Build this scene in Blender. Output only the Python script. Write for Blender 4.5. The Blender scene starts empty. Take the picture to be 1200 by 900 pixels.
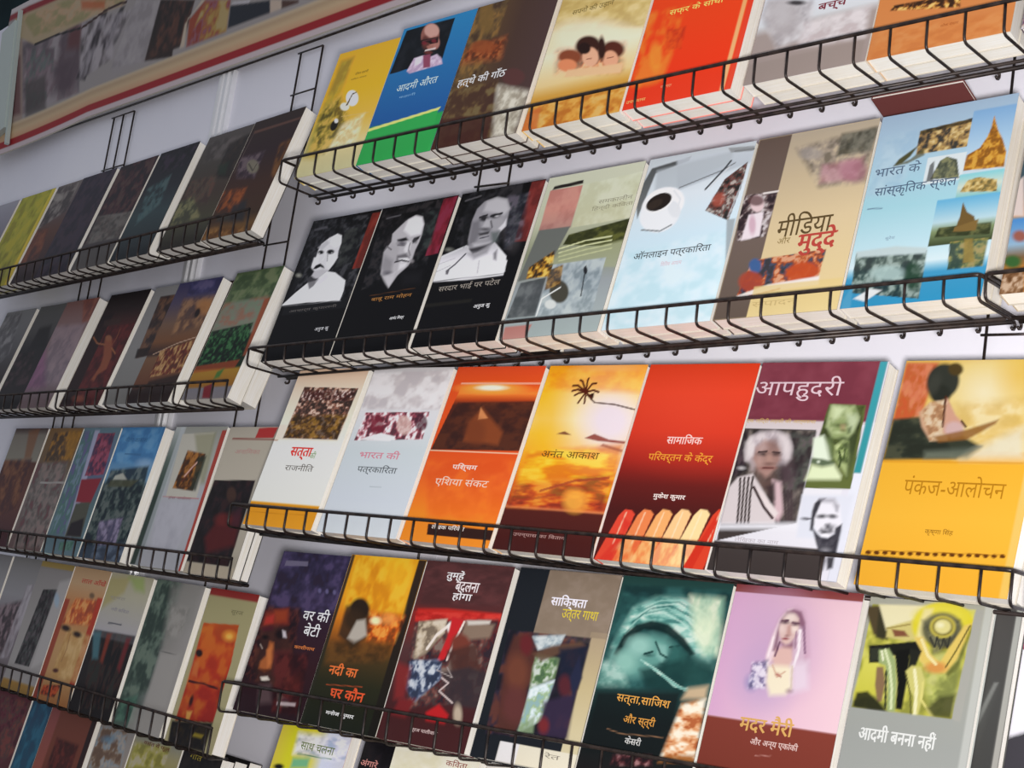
import bpy, math, random
import numpy as np
from mathutils import Matrix, Vector

S = bpy.context.scene
COL = S.collection
# ------------------------------------------------------------------ camera, light, exposure
def make_camera():
    f, yaw, pitch, roll, dist = CAMP
    cy, sy = math.cos(yaw), math.sin(yaw)
    fw = Vector((sy*math.cos(pitch), cy*math.cos(pitch), math.sin(pitch)))
    r0 = Vector((cy, -sy, 0)); u0 = r0.cross(fw)
    r = math.cos(roll)*r0 + math.sin(roll)*u0
    u = -math.sin(roll)*r0 + math.cos(roll)*u0
    cam = bpy.data.cameras.new('camera'); o = bpy.data.objects.new('camera', cam); COL.objects.link(o)
    M = Matrix((r, u, -fw)).transposed().to_4x4(); M.translation = Vector((0, -dist, 0))
    o.matrix_world = M
    cam.sensor_fit = 'HORIZONTAL'; cam.sensor_width = 36; cam.lens = f/1200*36
    cam.clip_start = .01
    S.camera = o
CAMP = (1794.75, -0.75388, 0.20644, 0.10879, 1.27839)
make_camera()
S.view_settings.view_transform = 'Standard'; S.view_settings.look = 'None'
S.view_settings.gamma = 1; S.view_settings.use_curve_mapping = False
S.view_settings.exposure = 0.0
W = bpy.data.worlds.new('hall_light'); S.world = W; W.use_nodes = True
W.node_tree.nodes['Background'].inputs[0].default_value = (.86, .90, 1, 1)
W.node_tree.nodes['Background'].inputs[1].default_value = .40
def area(name, loc, target, size, power, color):
    l = bpy.data.lights.new(name, 'AREA'); l.shape = 'DISK'; l.size = size; l.energy = power; l.color = color
    o = bpy.data.objects.new(name, l); COL.objects.link(o); o.location = loc
    o.rotation_euler = (Vector(target)-Vector(loc)).to_track_quat('-Z', 'Y').to_euler()
area('camera_flash', (.02, -1.25, -.05), (-.95, 0, .25), .14, 29, (1, .965, .95))

# ------------------------------------------------------------------ materials
def lin(h):
    c = np.array([int(h[i:i+2], 16)/255 for i in (0, 2, 4)])
    return np.where(c <= .04045, c/12.92, ((c+.055)/1.055)**2.4)
MATS = {}
def mat(name, hexcol, rough=.5, metal=0, spec=.4, build=None):
    if name in MATS: return MATS[name]
    m = bpy.data.materials.new(name); m.use_nodes = True
    b = m.node_tree.nodes['Principled BSDF']
    b.inputs['Base Color'].default_value = (*lin(hexcol), 1)
    b.inputs['Roughness'].default_value = rough; b.inputs['Metallic'].default_value = metal
    b.inputs['Specular IOR Level'].default_value = spec
    if build: build(m.node_tree, b)
    MATS[name] = m; return m
def noise_mix(scale, c1, c2, lo=.35, hi=.65, stretch=(1, 1, 1), bump=0):
    def f(nt, b):
        tc = nt.nodes.new('ShaderNodeTexCoord'); mp = nt.nodes.new('ShaderNodeMapping')
        mp.inputs['Scale'].default_value = stretch
        n = nt.nodes.new('ShaderNodeTexNoise'); n.inputs['Scale'].default_value = scale; n.inputs['Detail'].default_value = 4
        r = nt.nodes.new('ShaderNodeValToRGB')
        r.color_ramp.elements[0].position = lo; r.color_ramp.elements[1].position = hi
        r.color_ramp.elements[0].color = (*lin(c1), 1); r.color_ramp.elements[1].color = (*lin(c2), 1)
        nt.links.new(tc.outputs['Object'], mp.inputs[0]); nt.links.new(mp.outputs[0], n.inputs['Vector'])
        nt.links.new(n.outputs['Fac'], r.inputs[0]); nt.links.new(r.outputs[0], b.inputs['Base Color'])
        if bump:
            bp = nt.nodes.new('ShaderNodeBump'); bp.inputs['Strength'].default_value = bump; bp.inputs['Distance'].default_value = .001
            nt.links.new(n.outputs['Fac'], bp.inputs['Height']); nt.links.new(bp.outputs[0], b.inputs['Normal'])
    return f
def inkmat(nt, b):
    a = nt.nodes.new('ShaderNodeAttribute'); a.attribute_name = 'ink'
    nt.links.new(a.outputs['Color'], b.inputs['Base Color'])
M_INK = mat('printed_cover_laminate', '808080', .45, 0, .12, inkmat)
M_PAGE = mat('page_edges', 'f6f1e6', .85, 0, .1, noise_mix(60, 'f0e9da', 'fbf8f2', stretch=(.3, 22, .3)))
M_WIRE = mat('dark_bronze_wire', '2a2220', .4, .2, .4, noise_mix(90, '1e1716', '3a2f2a'))
M_WALL = mat('white_laminate_panel', 'e6e5ee', .55, 0, .3, noise_mix(3, 'e2e1eb', 'eae9f1'))
M_POST = mat('brushed_aluminium_post', 'e8e8ea', .3, .35, .5)
M_FLOOR = mat('grey_floor', '77757a', .8, 0, .3, noise_mix(12, '6a686d', '858388'))
M_DARK = mat('dark_hall_drape', '16282c', .9, 0, .2, noise_mix(2, '122024', '1c3236'))

# ------------------------------------------------------------------ mesh helpers
def new_obj(name, verts, faces, m, parent=None, smooth=False):
    me = bpy.data.meshes.new(name)
    me.from_pydata([tuple(v) for v in verts], [], [tuple(f) for f in faces]); me.update()
    if smooth:
        for p in me.polygons: p.use_smooth = True
    me.materials.append(m)
    o = bpy.data.objects.new(name, me); COL.objects.link(o)
    if parent: o.parent = parent
    return o
class MB:
    def __init__(s): s.v = []; s.f = []
    def add(s, v, f):
        n = len(s.v); s.v += [tuple(x) for x in v]; s.f += [tuple(i+n for i in q) for q in f]
    def box(s, x0, y0, z0, x1, y1, z1):
        v = [(x, y, z) for z in (z0, z1) for y in (y0, y1) for x in (x0, x1)]
        s.add(v, [(0, 2, 3, 1), (4, 5, 7, 6), (0, 1, 5, 4), (2, 6, 7, 3), (0, 4, 6, 2), (1, 3, 7, 5)])
    def tube(s, pts, r, n=8):
        P = [Vector(p) for p in pts]; rings = []
        for i, p in enumerate(P):
            d = (P[min(i+1, len(P)-1)]-P[max(i-1, 0)]).normalized()
            a = Vector((0, 0, 1)) if abs(d.z) < .9 else Vector((0, 1, 0))
            if i == 0: e1 = d.cross(a).normalized()
            else: e1 = (e1-d*e1.dot(d)).normalized()
            e2 = d.cross(e1)
            k = 1.0
            if 0 < i < len(P)-1:
                c = (P[i]-P[i-1]).normalized().dot((P[i+1]-P[i]).normalized()); k = min(1.4, 1/math.sqrt(max(.3, (1+c)/2)))
            rings.append([p+(e1*math.cos(t)+e2*math.sin(t))*r*k for t in (2*math.pi*j/n for j in range(n))])
        v = [q for g in rings for q in g]; f = []
        for i in range(len(P)-1):
            for j in range(n):
                f.append((i*n+j, i*n+(j+1) % n, (i+1)*n+(j+1) % n, (i+1)*n+j))
        f.append(tuple(range(n-1, -1, -1))); f.append(tuple((len(P)-1)*n+j for j in range(n)))
        s.add(v, f)
    def build(s, name, m, parent=None, smooth=False): return new_obj(name, s.v, s.f, m, parent, smooth)
def smooth_path(pts, r=.004, n=4):
    """round the corners of a polyline"""
    P = [Vector(p) for p in pts]; out = [P[0]]
    for i in range(1, len(P)-1):
        a = P[i]+(P[i-1]-P[i]).normalized()*min(r, (P[i-1]-P[i]).length*.45)
        b = P[i]+(P[i+1]-P[i]).normalized()*min(r, (P[i+1]-P[i]).length*.45)
        for j in range(n+1):
            t = j/n; out.append(a*(1-t)**2+P[i]*2*t*(1-t)+b*t*t)
    return out+[P[-1]]
def tag(o, label=None, cat=None, group=None, kind=None):
    if label: o['label'] = label
    if cat: o['category'] = cat
    if group: o['group'] = group
    if kind: o['kind'] = kind
    return o
def empty(name, M, label=None, cat=None, group=None):
    o = bpy.data.objects.new(name, None); COL.objects.link(o); o.matrix_world = M; o.empty_display_size = .02
    return tag(o, label, cat, group)

# ------------------------------------------------------------------ frames of the two racks
def frame(origin, heading, tilt):
    """x along the rack, y into the wall, z up; tilt = how far the shelf hangs out of level"""
    return Matrix.Translation(origin) @ Matrix.Rotation(heading, 4, 'Z') @ Matrix.Rotation(-math.atan(tilt), 4, 'Y')
XL, PHI = -1.3531, -0.12156
RIGHT = {k+1: frame((-1.0, 0, z), 0, s) for k, (z, s) in enumerate([(0.6417, -0.0197), (0.3916, -0.0133), (0.1495, -0.0605), (-0.0668, -0.0379), (-0.2763, -0.035)])}
LEFT = {k+1: frame((XL, 0, z), PHI, s) for k, (z, s) in enumerate([(0.594, -0.0494), (0.3458, -0.0575), (0.1013, -0.0627), (-0.125, -0.0665), (-0.3435, -0.0605)])}
LWALL = frame((XL, 0, 0), PHI, -.066)

# ------------------------------------------------------------------ the printed covers
def sdf_poly(X, Y, pts):
    P = np.array(pts, float).reshape(-1, 2); d = np.full(X.shape, 1e9); ins = np.zeros(X.shape, bool)
    for i in range(len(P)):
        a = P[i]; b = P[(i+1) % len(P)]; e = b-a
        t = np.clip(((X-a[0])*e[0]+(Y-a[1])*e[1])/(e@e+1e-9), 0, 1)
        d = np.minimum(d, (X-a[0]-t*e[0])**2+(Y-a[1]-t*e[1])**2)
        c = ((a[1] > Y) != (b[1] > Y)) & (X < (b[0]-a[0])*(Y-a[1])/(b[1]-a[1]+1e-12)+a[0]); ins ^= c
    d = np.sqrt(d); return np.where(ins, -d, d)
def ramp(t, stops):
    ts = [s[0] for s in stops]; cs = np.array([lin(s[1])**(1/2.2) for s in stops])
    return np.stack([np.interp(t, ts, cs[:, k]) for k in range(3)], -1)**2.2
def vnoise(X, Y, sx, sy, seed):
    rng = np.random.RandomState(seed); tot = 0; amp = 0
    for o, w in ((1, 1), (2.1, .55), (4.3, .3)):
        g = rng.rand(64, 64); x = (X*o/sx) % 63; y = (Y*o/sy) % 63
        x0 = np.floor(x).astype(int); y0 = np.floor(y).astype(int); fx = x-x0; fy = y-y0
        fx = fx*fx*(3-2*fx); fy = fy*fy*(3-2*fy)
        tot = tot+w*((g[y0, x0]*(1-fx)+g[y0, x0+1]*fx)*(1-fy)+(g[y0+1, x0]*(1-fx)+g[y0+1, x0+1]*fx)*fy); amp += w
    return np.clip((tot/amp-.5)*1.9+.5, 0, 1)
def paint(X, Y, ops, gain):
    C = np.zeros(X.shape+(3,)); C[:] = .5
    def comp(alpha, col):
        nonlocal C
        a = alpha[..., None]; C = C*(1-a)+col*a
    def cov(d, s): return np.clip(.5-d/(2*max(s*.5 if s < 9 else s*.8-2.7, .4)), 0, 1)
    for op in ops:
        k = op[0]
        if k == 'F': C[:] = lin(op[1])
        elif k == 'P': comp(cov(sdf_poly(X, Y, op[1]), op[3])*op[4], lin(op[2]))
        elif k == 'Q':
            (_, pts, g, stops, s, al) = op
            dx, dy = g[2]-g[0], g[3]-g[1]; t = ((X-g[0])*dx+(Y-g[1])*dy)/(dx*dx+dy*dy+1e-9)
            comp(cov(sdf_poly(X, Y, pts), s)*al, ramp(np.clip(t, 0, 1), stops))
        elif k == 'E':
            (_, c, h, s, al) = op; cx, cy, ax, ay, bx, by = c; det = ax*by-ay*bx
            u = ((X-cx)*by-(Y-cy)*bx)/det; v = (ax*(Y-cy)-ay*(X-cx))/det
            comp(cov((np.sqrt(u*u+v*v)-1)*min(math.hypot(ax, ay), math.hypot(bx, by)), s)*al, lin(h))
        elif k == 'L':
            (_, pts, w, h, al) = op; P = np.array(pts, float).reshape(-1, 2); d = np.full(X.shape, 1e9)
            for a, b in zip(P[:-1], P[1:]):
                e = b-a; t = np.clip(((X-a[0])*e[0]+(Y-a[1])*e[1])/(e@e+1e-9), 0, 1)
                d = np.minimum(d, np.hypot(X-a[0]-t*e[0], Y-a[1]-t*e[1]))
            comp(cov(d-w/2, .5)*al, lin(h))
        elif k == 'N':
            (_, pts, cols, sx, sy, seed, al, s) = op
            n = vnoise(X, Y, sx, sy, seed); cols = sorted(cols, key=lambda c: float(lin(c) @ (.3, .6, .1)))
            st = [(.15+.7*i/(len(cols)-1), c) for i, c in enumerate(cols)]
            comp(cov(sdf_poly(X, Y, pts), s)*al, ramp(n, st))
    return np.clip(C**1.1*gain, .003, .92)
def visual(s):
    # the short i sign is written before its consonant (cluster)
    out = []
    for ch in s:
        if ch == '\u093f':
            k = len(out)-1
            while k >= 2 and out[k-1] == '\u094d': k -= 2
            out.insert(max(k, 0), ch)
        else: out.append(ch)
    return ''.join(out)
def text_geo(s, x, y, wid, h, rot, bold):
    c = bpy.data.curves.new('lettering', 'FONT'); c.body = visual(s); c.size = 1; c.resolution_u = 2
    o = bpy.data.objects.new('lettering', c); COL.objects.link(o)
    dg = bpy.context.evaluated_depsgraph_get(); me = bpy.data.meshes.new_from_object(o.evaluated_get(dg))
    V = np.array([v.co[:] for v in me.vertices]); F = [tuple(p.vertices) for p in me.polygons]
    bpy.data.objects.remove(o); bpy.data.curves.remove(c); bpy.data.meshes.remove(me)
    lo, hi = V.min(0), V.max(0)
    X = (V[:, 0]-lo[0])/(hi[0]-lo[0])*wid; Y = (V[:, 1]-lo[1])/(hi[1]-lo[1])*h
    ca, sa = math.cos(rot), math.sin(rot)
    return np.stack([x+X*ca+Y*sa, y+X*sa-Y*ca], -1), F
def printed_sheet(name, w, h, ops, texts, gain, cell, parent, wrap=None, path=None):
    """front face with its print as a fine grid; wrap = (thickness, spine colour, back colour) folds it round a book;
    path(x_mm) -> (x, y) bends a banner in plan"""
    nx = max(2, int(round(w/cell))); ny = max(2, int(round(h/cell)))
    gx = np.linspace(0, w, nx+1); gy = np.linspace(0, h, ny+1); X, Y = np.meshgrid(gx, gy)
    C = paint(X, Y, ops, gain)
    V = np.stack([X/1000, np.zeros_like(X), (h-Y)/1000], -1).reshape(-1, 3); Cv = C.reshape(-1, 3)
    idx = np.arange((nx+1)*(ny+1)).reshape(ny+1, nx+1)
    F = np.stack([idx[1:, :-1], idx[1:, 1:], idx[:-1, 1:], idx[:-1, :-1]], -1).reshape(-1, 4).tolist()
    Vs = [V]; Cs = [Cv]; n = len(V)
    for (s, x, y, wd, hh, col, rot, bold) in texts:
        tv, tf = text_geo(s, x, y, wd, hh, rot, bold)
        for q in ((0, 0), (1, .5)) if bold > 0 else ((0, 0),):
            v3 = np.stack([tv[:, 0]/1000+q[0]*bold*hh*.0022, np.full(len(tv), -.00015-.00005*q[0]), (h-tv[:, 1])/1000+q[1]*bold*hh*.0022], -1)
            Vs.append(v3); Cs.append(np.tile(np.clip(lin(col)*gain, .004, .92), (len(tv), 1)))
            F += [tuple(i+n for i in f) for f in tf]; n += len(tv)
    V = np.concatenate(Vs); Cc = np.concatenate(Cs)
    if path is not None:
        q = np.array([path(v[0]*1000, v[2]) for v in V]); V[:, 0] = q[:, 0]; V[:, 1] += q[:, 1]; V[:, 2] = q[:, 2]
    V = V.tolist(); Cc = Cc.tolist()
    def extra(box, col):
        m = MB(); m.box(*box); k = len(V)
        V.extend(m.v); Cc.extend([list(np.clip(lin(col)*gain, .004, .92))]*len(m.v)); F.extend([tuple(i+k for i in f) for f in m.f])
    if wrap:
        t, sp, bk = wrap; W_, H_ = w/1000, h/1000; e = .0004
        extra((0, .00005, 0, W_, e, H_), sp)                # board behind the print
        extra((0, .00005, 0, e, t, H_), sp)                 # spine
        extra((0, t-e, 0, W_, t, H_), bk)                   # back cover
    me = bpy.data.meshes.new(name); me.from_pydata(V, [], F); me.update()
    at = me.color_attributes.new('ink', 'FLOAT_COLOR', 'POINT')
    a = np.ones((len(V), 4), np.float32); a[:, :3] = np.array(Cc); at.data.foreach_set('color', a.ravel())
    me.materials.append(M_INK)
    o = bpy.data.objects.new(name, me); COL.objects.link(o)
    if parent: o.parent = parent
    return o
def page_block(w, h, t, parent):
    m = MB(); m.box(.0006, .0006, .0012, w-.0012, t-.0006, h-.0012)
    # the three open sides bow very slightly: a second, inset skin of page edges
    return m.build('page_block', M_PAGE, parent)
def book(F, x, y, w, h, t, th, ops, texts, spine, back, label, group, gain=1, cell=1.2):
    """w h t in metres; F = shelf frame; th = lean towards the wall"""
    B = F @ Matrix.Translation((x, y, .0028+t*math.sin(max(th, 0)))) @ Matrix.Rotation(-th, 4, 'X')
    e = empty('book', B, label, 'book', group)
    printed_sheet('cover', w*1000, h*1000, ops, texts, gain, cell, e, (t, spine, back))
    page_block(w, h, t, e)
    return e

# ------------------------------------------------------------------ room shell
def slab(name, F, x0, y0, z0, x1, y1, z1, m):
    b = MB(); b.box(x0, y0, z0, x1, y1, z1); o = b.build(name, m); o.matrix_world = F; return tag(o, kind='structure')
I4 = Matrix.Identity(4); LW0 = frame((XL, 0, 0), PHI, 0)
slab('wall_right', I4, XL+.001, .055, -1.3, 1.2, .08, 1.6, M_WALL)
slab('wall_left', LW0, -2.25, .055, -1.3, .0, .08, 1.395, M_WALL)
slab('wall_back', I4, -22, 3.0, -1.3, 2, 3.1, 9, M_DARK)
slab('floor', I4, -22, -3.5, -1.35, 2.5, 3.1, -1.3, M_FLOOR)

# ------------------------------------------------------------------ wire baskets
def basket(F, x0, x1, d0, d1, h, pitch, label, group, phase=0.0, loop_end=True, hooks=True):
    """a shelf of bent wire: d0 front (towards the viewer), d1 back bar, h height of the front rail"""
    e = empty('wire_basket', F, label, 'rack shelf', group)
    rr, rw = .0020, .0015
    m = MB()
    loop = [(x0, -d1, h), (x0, -d0, h), (x1, -d0, h)]+([(x1, -d1, h)] if loop_end else [])
    m.tube(smooth_path(loop, .006), rr); m.build('top_rail', M_WIRE, e, True)
    xb = x1 if loop_end else x1-.02
    m = MB(); m.tube([(x0, -d1, 0), (xb, -d1, 0)], .0024); m.build('back_bar', M_WIRE, e, True)
    m = MB(); m.tube([(x0, -(d0*.22+d1*.78), -.0012), (xb, -(d0*.22+d1*.78), -.0012)], .0019); m.build('floor_bar', M_WIRE, e, True)
    n = int((x1-x0-.004)/pitch); xs = [x0]+[x0+phase+pitch*(i+1) for i in range(n) if x0+phase+pitch*(i+1) < x1-.008]+[x1]
    for i, x in enumerate(xs):
        m = MB()
        p = smooth_path([(x, -d0, h), (x, -d0, .001), (min(x, xb), -d1, .0012)], .007)
        # the cut end curls into a small hook under the back bar
        for j in range(1, 7 if hooks else 1):
            a = math.pi*1.25*j/6
            p.append(Vector((x, -d1+.0042*math.sin(a), .0012-.0042*(1-math.cos(a)))))
        m.tube(p, rw, 6); m.build('bent_wire', M_WIRE, e, True)
    return e
def ladder(F, xa, xb, y, z0, z1, label, rungs, third=None):
    e = empty('wire_ladder', F, label, 'wire hanger', 'wire ladders that carry the baskets')
    for x in ([xa, xb] if third is None else [xa, third, xb]):
        m = MB(); m.tube([(x, y, z0), (x, y, z1)], .0016, 6); m.build('upright', M_WIRE, e, True)
    for z in rungs:
        m = MB(); m.tube([(xa-.004, y-.0028, z-.002), (xb+.004, y-.0028, z-.002)], .0013, 6); m.build('rung', M_WIRE, e, True)
    return e
RG, LG = 'wire baskets of the right rack', 'wire baskets of the left rack'
basket(RIGHT[1], -.60, .52, .0745, .004, .0323, .0381, 'dark wire basket under the topmost books of the right rack', RG, -.004)
basket(RIGHT[2], -.612, .412, .0745, .004, .0245, .0381, 'dark wire basket carrying three black portrait books and coffee cup book', RG)
basket(RIGHT[2], .418, .60, .0745, .004, .0245, .0381, 'short wire basket starting beside the blue temple book', RG)
basket(RIGHT[3], -.604, .452, .0745, .004, .0304, .0381, 'dark wire basket carrying palm sunset book and yellow book at its end', RG, hooks=False)
basket(RIGHT[3], .466, .60, .0745, .004, .0304, .0381, 'wire basket end peeping past the yellow book at right edge', RG, hooks=False)
basket(RIGHT[4], -.568, .46, .0745, .004, .0379, .0381, 'dark wire basket carrying the teal painted face book and pink book', RG, hooks=False)
basket(RIGHT[5], -.56, .46, .0745, .004, .034, .0381, 'wire basket below the yellow and green book at bottom edge', RG, hooks=False)
basket(LEFT[1], -1.88, -.362, .0725, .030, .0367, .0370, 'dark wire basket under the topmost dark books of the left rack', LG, loop_end=False, hooks=False)
basket(LEFT[2], -1.76, -.352, .0725, .030, .0311, .0370, 'dark wire basket carrying green covered book at its right end', LG, loop_end=False, hooks=False)
basket(LEFT[3], -1.60, -.272, .0725, .030, .0317, .0370, 'dark wire basket carrying blue book and red spined book', LG, loop_end=False, hooks=False)
basket(LEFT[4], -1.42, -.262, .0725, .030, .0400, .0370, 'dark wire basket carrying orange sunset book at its right end', LG, loop_end=False, hooks=False)
basket(LEFT[5], -1.30, -.24, .0725, .030, .034, .0370, 'wire basket below the teal and red book at bottom left', LG, loop_end=False, hooks=False)
LY = .051
ladder(LWALL, -.555, -.492, LY, -.40, .935, 'wire ladder hanging on the wall right of the white post', [.935, .865, .62, .38, .14, -.10])
ladder(LWALL, -1.215, -1.13, LY, -.40, .935, 'wire ladder hanging left of the white post near purple book', [.935, .83, .62, .38, .14, -.10], -1.175)
ladder(RIGHT[3], .345, .392, LY, -.50, .62, 'wire ladder hanging behind the yellow book at the right', [.62, .265, .02, -.2])
ladder(RIGHT[3], -.375, -.322, LY, -.50, .62, 'wire ladder hanging behind the third black portrait book', [.62, .48, .02, -.2])
m = MB(); m.tube([(-1.66, .040, .9405), (-.03, .040, .9405)], .0018, 6)
o = m.build('hanging_rail', M_WIRE, None, True); o.matrix_world = LWALL
tag(o, 'thin dark rail along the lower edge of the red bordered banner', 'rail')
# ------------------------------------------------------------------ aluminium post on the left wall
m = MB()
for (a, b, y) in ((-.806, -.760, .046), (-.797, -.789, .042), (-.778, -.770, .042)):
    m.box(a, y, -1.2, b, .055, .945)
o = m.build('trim_1', M_POST); o.matrix_world = LWALL; tag(o, kind='structure')
m = MB(); m.box(-.075, -.008, .02, -.008, .004, .285); m.box(-.008, -.004, -.02, 0, .004, .31); o = m.build('trim_2', mat('pale_green_post', 'b4beb8', .5)); o.matrix_world = LWALL @ Matrix.Translation((-1.648, .014, .955)) @ Matrix.Rotation(math.radians(-15), 4, 'Y'); tag(o, kind='structure')
# ------------------------------------------------------------------ the printed banner above the left rack
def bend(xmm, z):
    x = xmm/1000-1.80
    k = min(1, max(0, (-1.30-x)/.40))
    return (x, .030-.012*k*k, z-.024*k*(1-z/.33))
e = empty('printed_banner', LWALL @ Matrix.Translation((0, 0, .9425)), 'long beige banner with red borders and printed pictures above the left rack', 'banner')
printed_sheet('printed_face', 1790, 330, [('F','8a8482'),('N',[22.9,91.5,366.4,93.2,443.8,265.9,106.3,257.3],['6c6266','8a8284','544a50','746468'],40,40,220,0.9,6),('P',[3.6,37.4,92.5,59.7,188.6,271,125.2,279.7],'8a7a70',8,0.9),('P',[56.4,111.5,111.9,122.5,173.7,255.9,119.5,253.1],'5c3c40',10,0.8),('N',[132.5,110.4,275.9,136.3,311.4,242.3,198,260],['6c5a60','55484e','7a6e72','54605c'],30,40,227,0.85,8),('P',[164.1,190.5,258.2,189.1,296.7,270.5,203,270.2],'45403f',12,0.8),('P',[295.7,118.4,390.3,116.8,427.7,215.2,400.7,258.2,311.4,242.3],'4c3c44',20,0.8),('P',[330.5,104,394.7,111.7,398.2,164.1,338.8,152.1],'5a3030',16,0.8),('P',[476.5,105.4,503.1,108.3,460.6,245.2,414.9,230.7],'1f1a1e',8,0.9),('P',[561.9,115.5,580.7,116.8,541.9,199,497.9,184.3],'1c181c',8,0.9),('N',[385.8,106.7,635.8,135,633.1,214.5,432.2,239.9],['8a8488','4a4248','9c9498','2c262a','746c70'],26,40,234,0.7,8),('E',[599.3,190.4,39.1,8.1,6.6,15.7],'221e22',14,0.85),('P',[628.1,116,741.5,141.9,719.9,257,580.9,261.6,566.1,198.1],'8a8484',10,1),('N',[628.1,116,741.5,141.9,719.9,257,572.9,242.8],['8e888a','7c7678','9a9494'],30,30,241,0.6,6),('P',[741.5,141.9,813.3,158.2,829.5,270.2,719.9,257],'2c1f1c',5,1),('P',[735.4,140.5,876.6,172.7,865.4,239.9,850.4,255.6,718.7,254],'38261f',6,1),('N',[735.4,140.5,876.6,172.7,850.4,255.6,718.7,254],['2c1f1c','4a3028','1c1614','5c3a2c'],20,30,248,0.8,6),('P',[904.6,179.1,918.4,182.2,862.5,204.5,870.2,259.6,854.3,259.1,855.5,213.7],'a89a8a',5,1),('P',[918.4,182.2,1012.1,203.6,1018.2,261.5,878.7,261.3,869.3,208.6],'84402c',6,1),('N',[918.4,182.2,1012.1,203.6,1018.2,261.5,878.7,261.3],['7a3430','9c8c4c','7c5a6c','8c5a3c','a49c6c'],30,34,255,0.7,8),('P',[1016.1,214.8,1151.6,235.5,1159.6,259.4,1021.4,257],'23262e',5,1),('P',[1021.4,209.6,1083.4,219.9,1080.3,224.2,1020.3,213.2],'a8a4a8',4,1),('P',[1151.6,235.5,1189.3,244.1,1194.5,259.8,1159.6,259.4],'a8988a',5,1),('P',[1189.3,244.1,1244.2,256.6,1245.8,261.8,1194.5,259.8],'4a342c',5,1),('P',[13.3,9.3,276.9,16.8,575.2,74.6,579.3,113.6,501.7,105,332.1,107.5,168.7,108.1,67.3,70.8],'9a8a70',6,1),('N',[79.9,33.9,286.6,38,580.6,87.6,567.3,113.8,160.1,90.2],['a08e74','8c805c','a8896c','7c7a50'],40,20,262,0.7,8),('P',[359.2,54.6,479.1,82,484.2,101.1,372.1,76],'a0542c',10,0.8),('L',[172.8,108.9,263,108.5,384.5,118.6],5,'241e20',1),('L',[391.8,120.2,501.7,105,583.3,108.7],6,'3a2420',1),('P',[-5,271,1795,271,1795,291,-5,291],'b8a890',1,0),('Q',[-5,270,1795,270,1795,335,-5,335],[0,270,0,335],[(0,'b0a088'),(0.15,'a08a70'),(0.3,'b09a7c'),(0.5,'b08c70')],2,1),('P',[-5,304,1795,304,1795,319,-5,319],'8a2026',1.5,1),('P',[-5,319,1795,319,1795,331,-5,331],'b0a2a4',1,1),('P',[-5,12,1795,12,1795,27,-5,27],'7c2028',2,1),('P',[-5,-3,1795,-3,1795,12,-5,12],'b0a8a8',1,1)], [], 1.42, 3.0, e, path=bend)
m = MB()
for i in range(40):
    q = []
    for dy in (.0006, .004):
        for xx, z in ((i, 0), (i+1, 0), (i+1, .33), (i, .33)):
            p = bend(xx*1790/40, z); q.append((p[0], p[1]+dy, p[2]))
    m.add(q, [(0, 1, 2, 3), (5, 4, 7, 6), (0, 4, 5, 1), (3, 2, 6, 7), (0, 3, 7, 4), (1, 5, 6, 2)])
m.build('backing_board', mat('banner_backing', 'c9c3b4', .7), e)
# ------------------------------------------------------------------ the books
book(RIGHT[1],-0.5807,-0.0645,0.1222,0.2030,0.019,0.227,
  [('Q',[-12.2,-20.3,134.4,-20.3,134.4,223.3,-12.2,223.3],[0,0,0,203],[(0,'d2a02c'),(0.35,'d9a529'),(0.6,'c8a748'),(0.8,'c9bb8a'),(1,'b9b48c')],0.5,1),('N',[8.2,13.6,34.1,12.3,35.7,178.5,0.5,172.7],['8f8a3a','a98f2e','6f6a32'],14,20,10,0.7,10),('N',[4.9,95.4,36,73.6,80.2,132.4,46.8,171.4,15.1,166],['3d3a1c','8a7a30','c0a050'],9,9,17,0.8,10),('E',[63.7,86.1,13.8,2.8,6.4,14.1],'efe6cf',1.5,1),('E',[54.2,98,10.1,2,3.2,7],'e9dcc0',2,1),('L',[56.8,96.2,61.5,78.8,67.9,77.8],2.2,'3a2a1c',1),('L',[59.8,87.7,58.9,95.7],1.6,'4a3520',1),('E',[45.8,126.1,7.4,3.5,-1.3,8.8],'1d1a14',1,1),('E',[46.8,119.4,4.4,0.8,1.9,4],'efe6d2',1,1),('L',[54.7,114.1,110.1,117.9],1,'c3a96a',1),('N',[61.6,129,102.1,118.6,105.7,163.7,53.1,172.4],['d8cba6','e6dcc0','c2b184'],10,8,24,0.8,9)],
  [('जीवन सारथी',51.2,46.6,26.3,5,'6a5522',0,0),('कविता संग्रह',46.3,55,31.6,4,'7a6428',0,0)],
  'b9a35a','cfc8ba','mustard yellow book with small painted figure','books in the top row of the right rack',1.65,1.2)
book(RIGHT[1],-0.5819,-0.0444,0.1222,0.2018,0.019,0.227,[('F','b9a35a')],[],'b9a35a','cfc8ba','copy behind mustard yellow book with small painted figure','books in the top row of the right rack',1.65,30)
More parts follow.
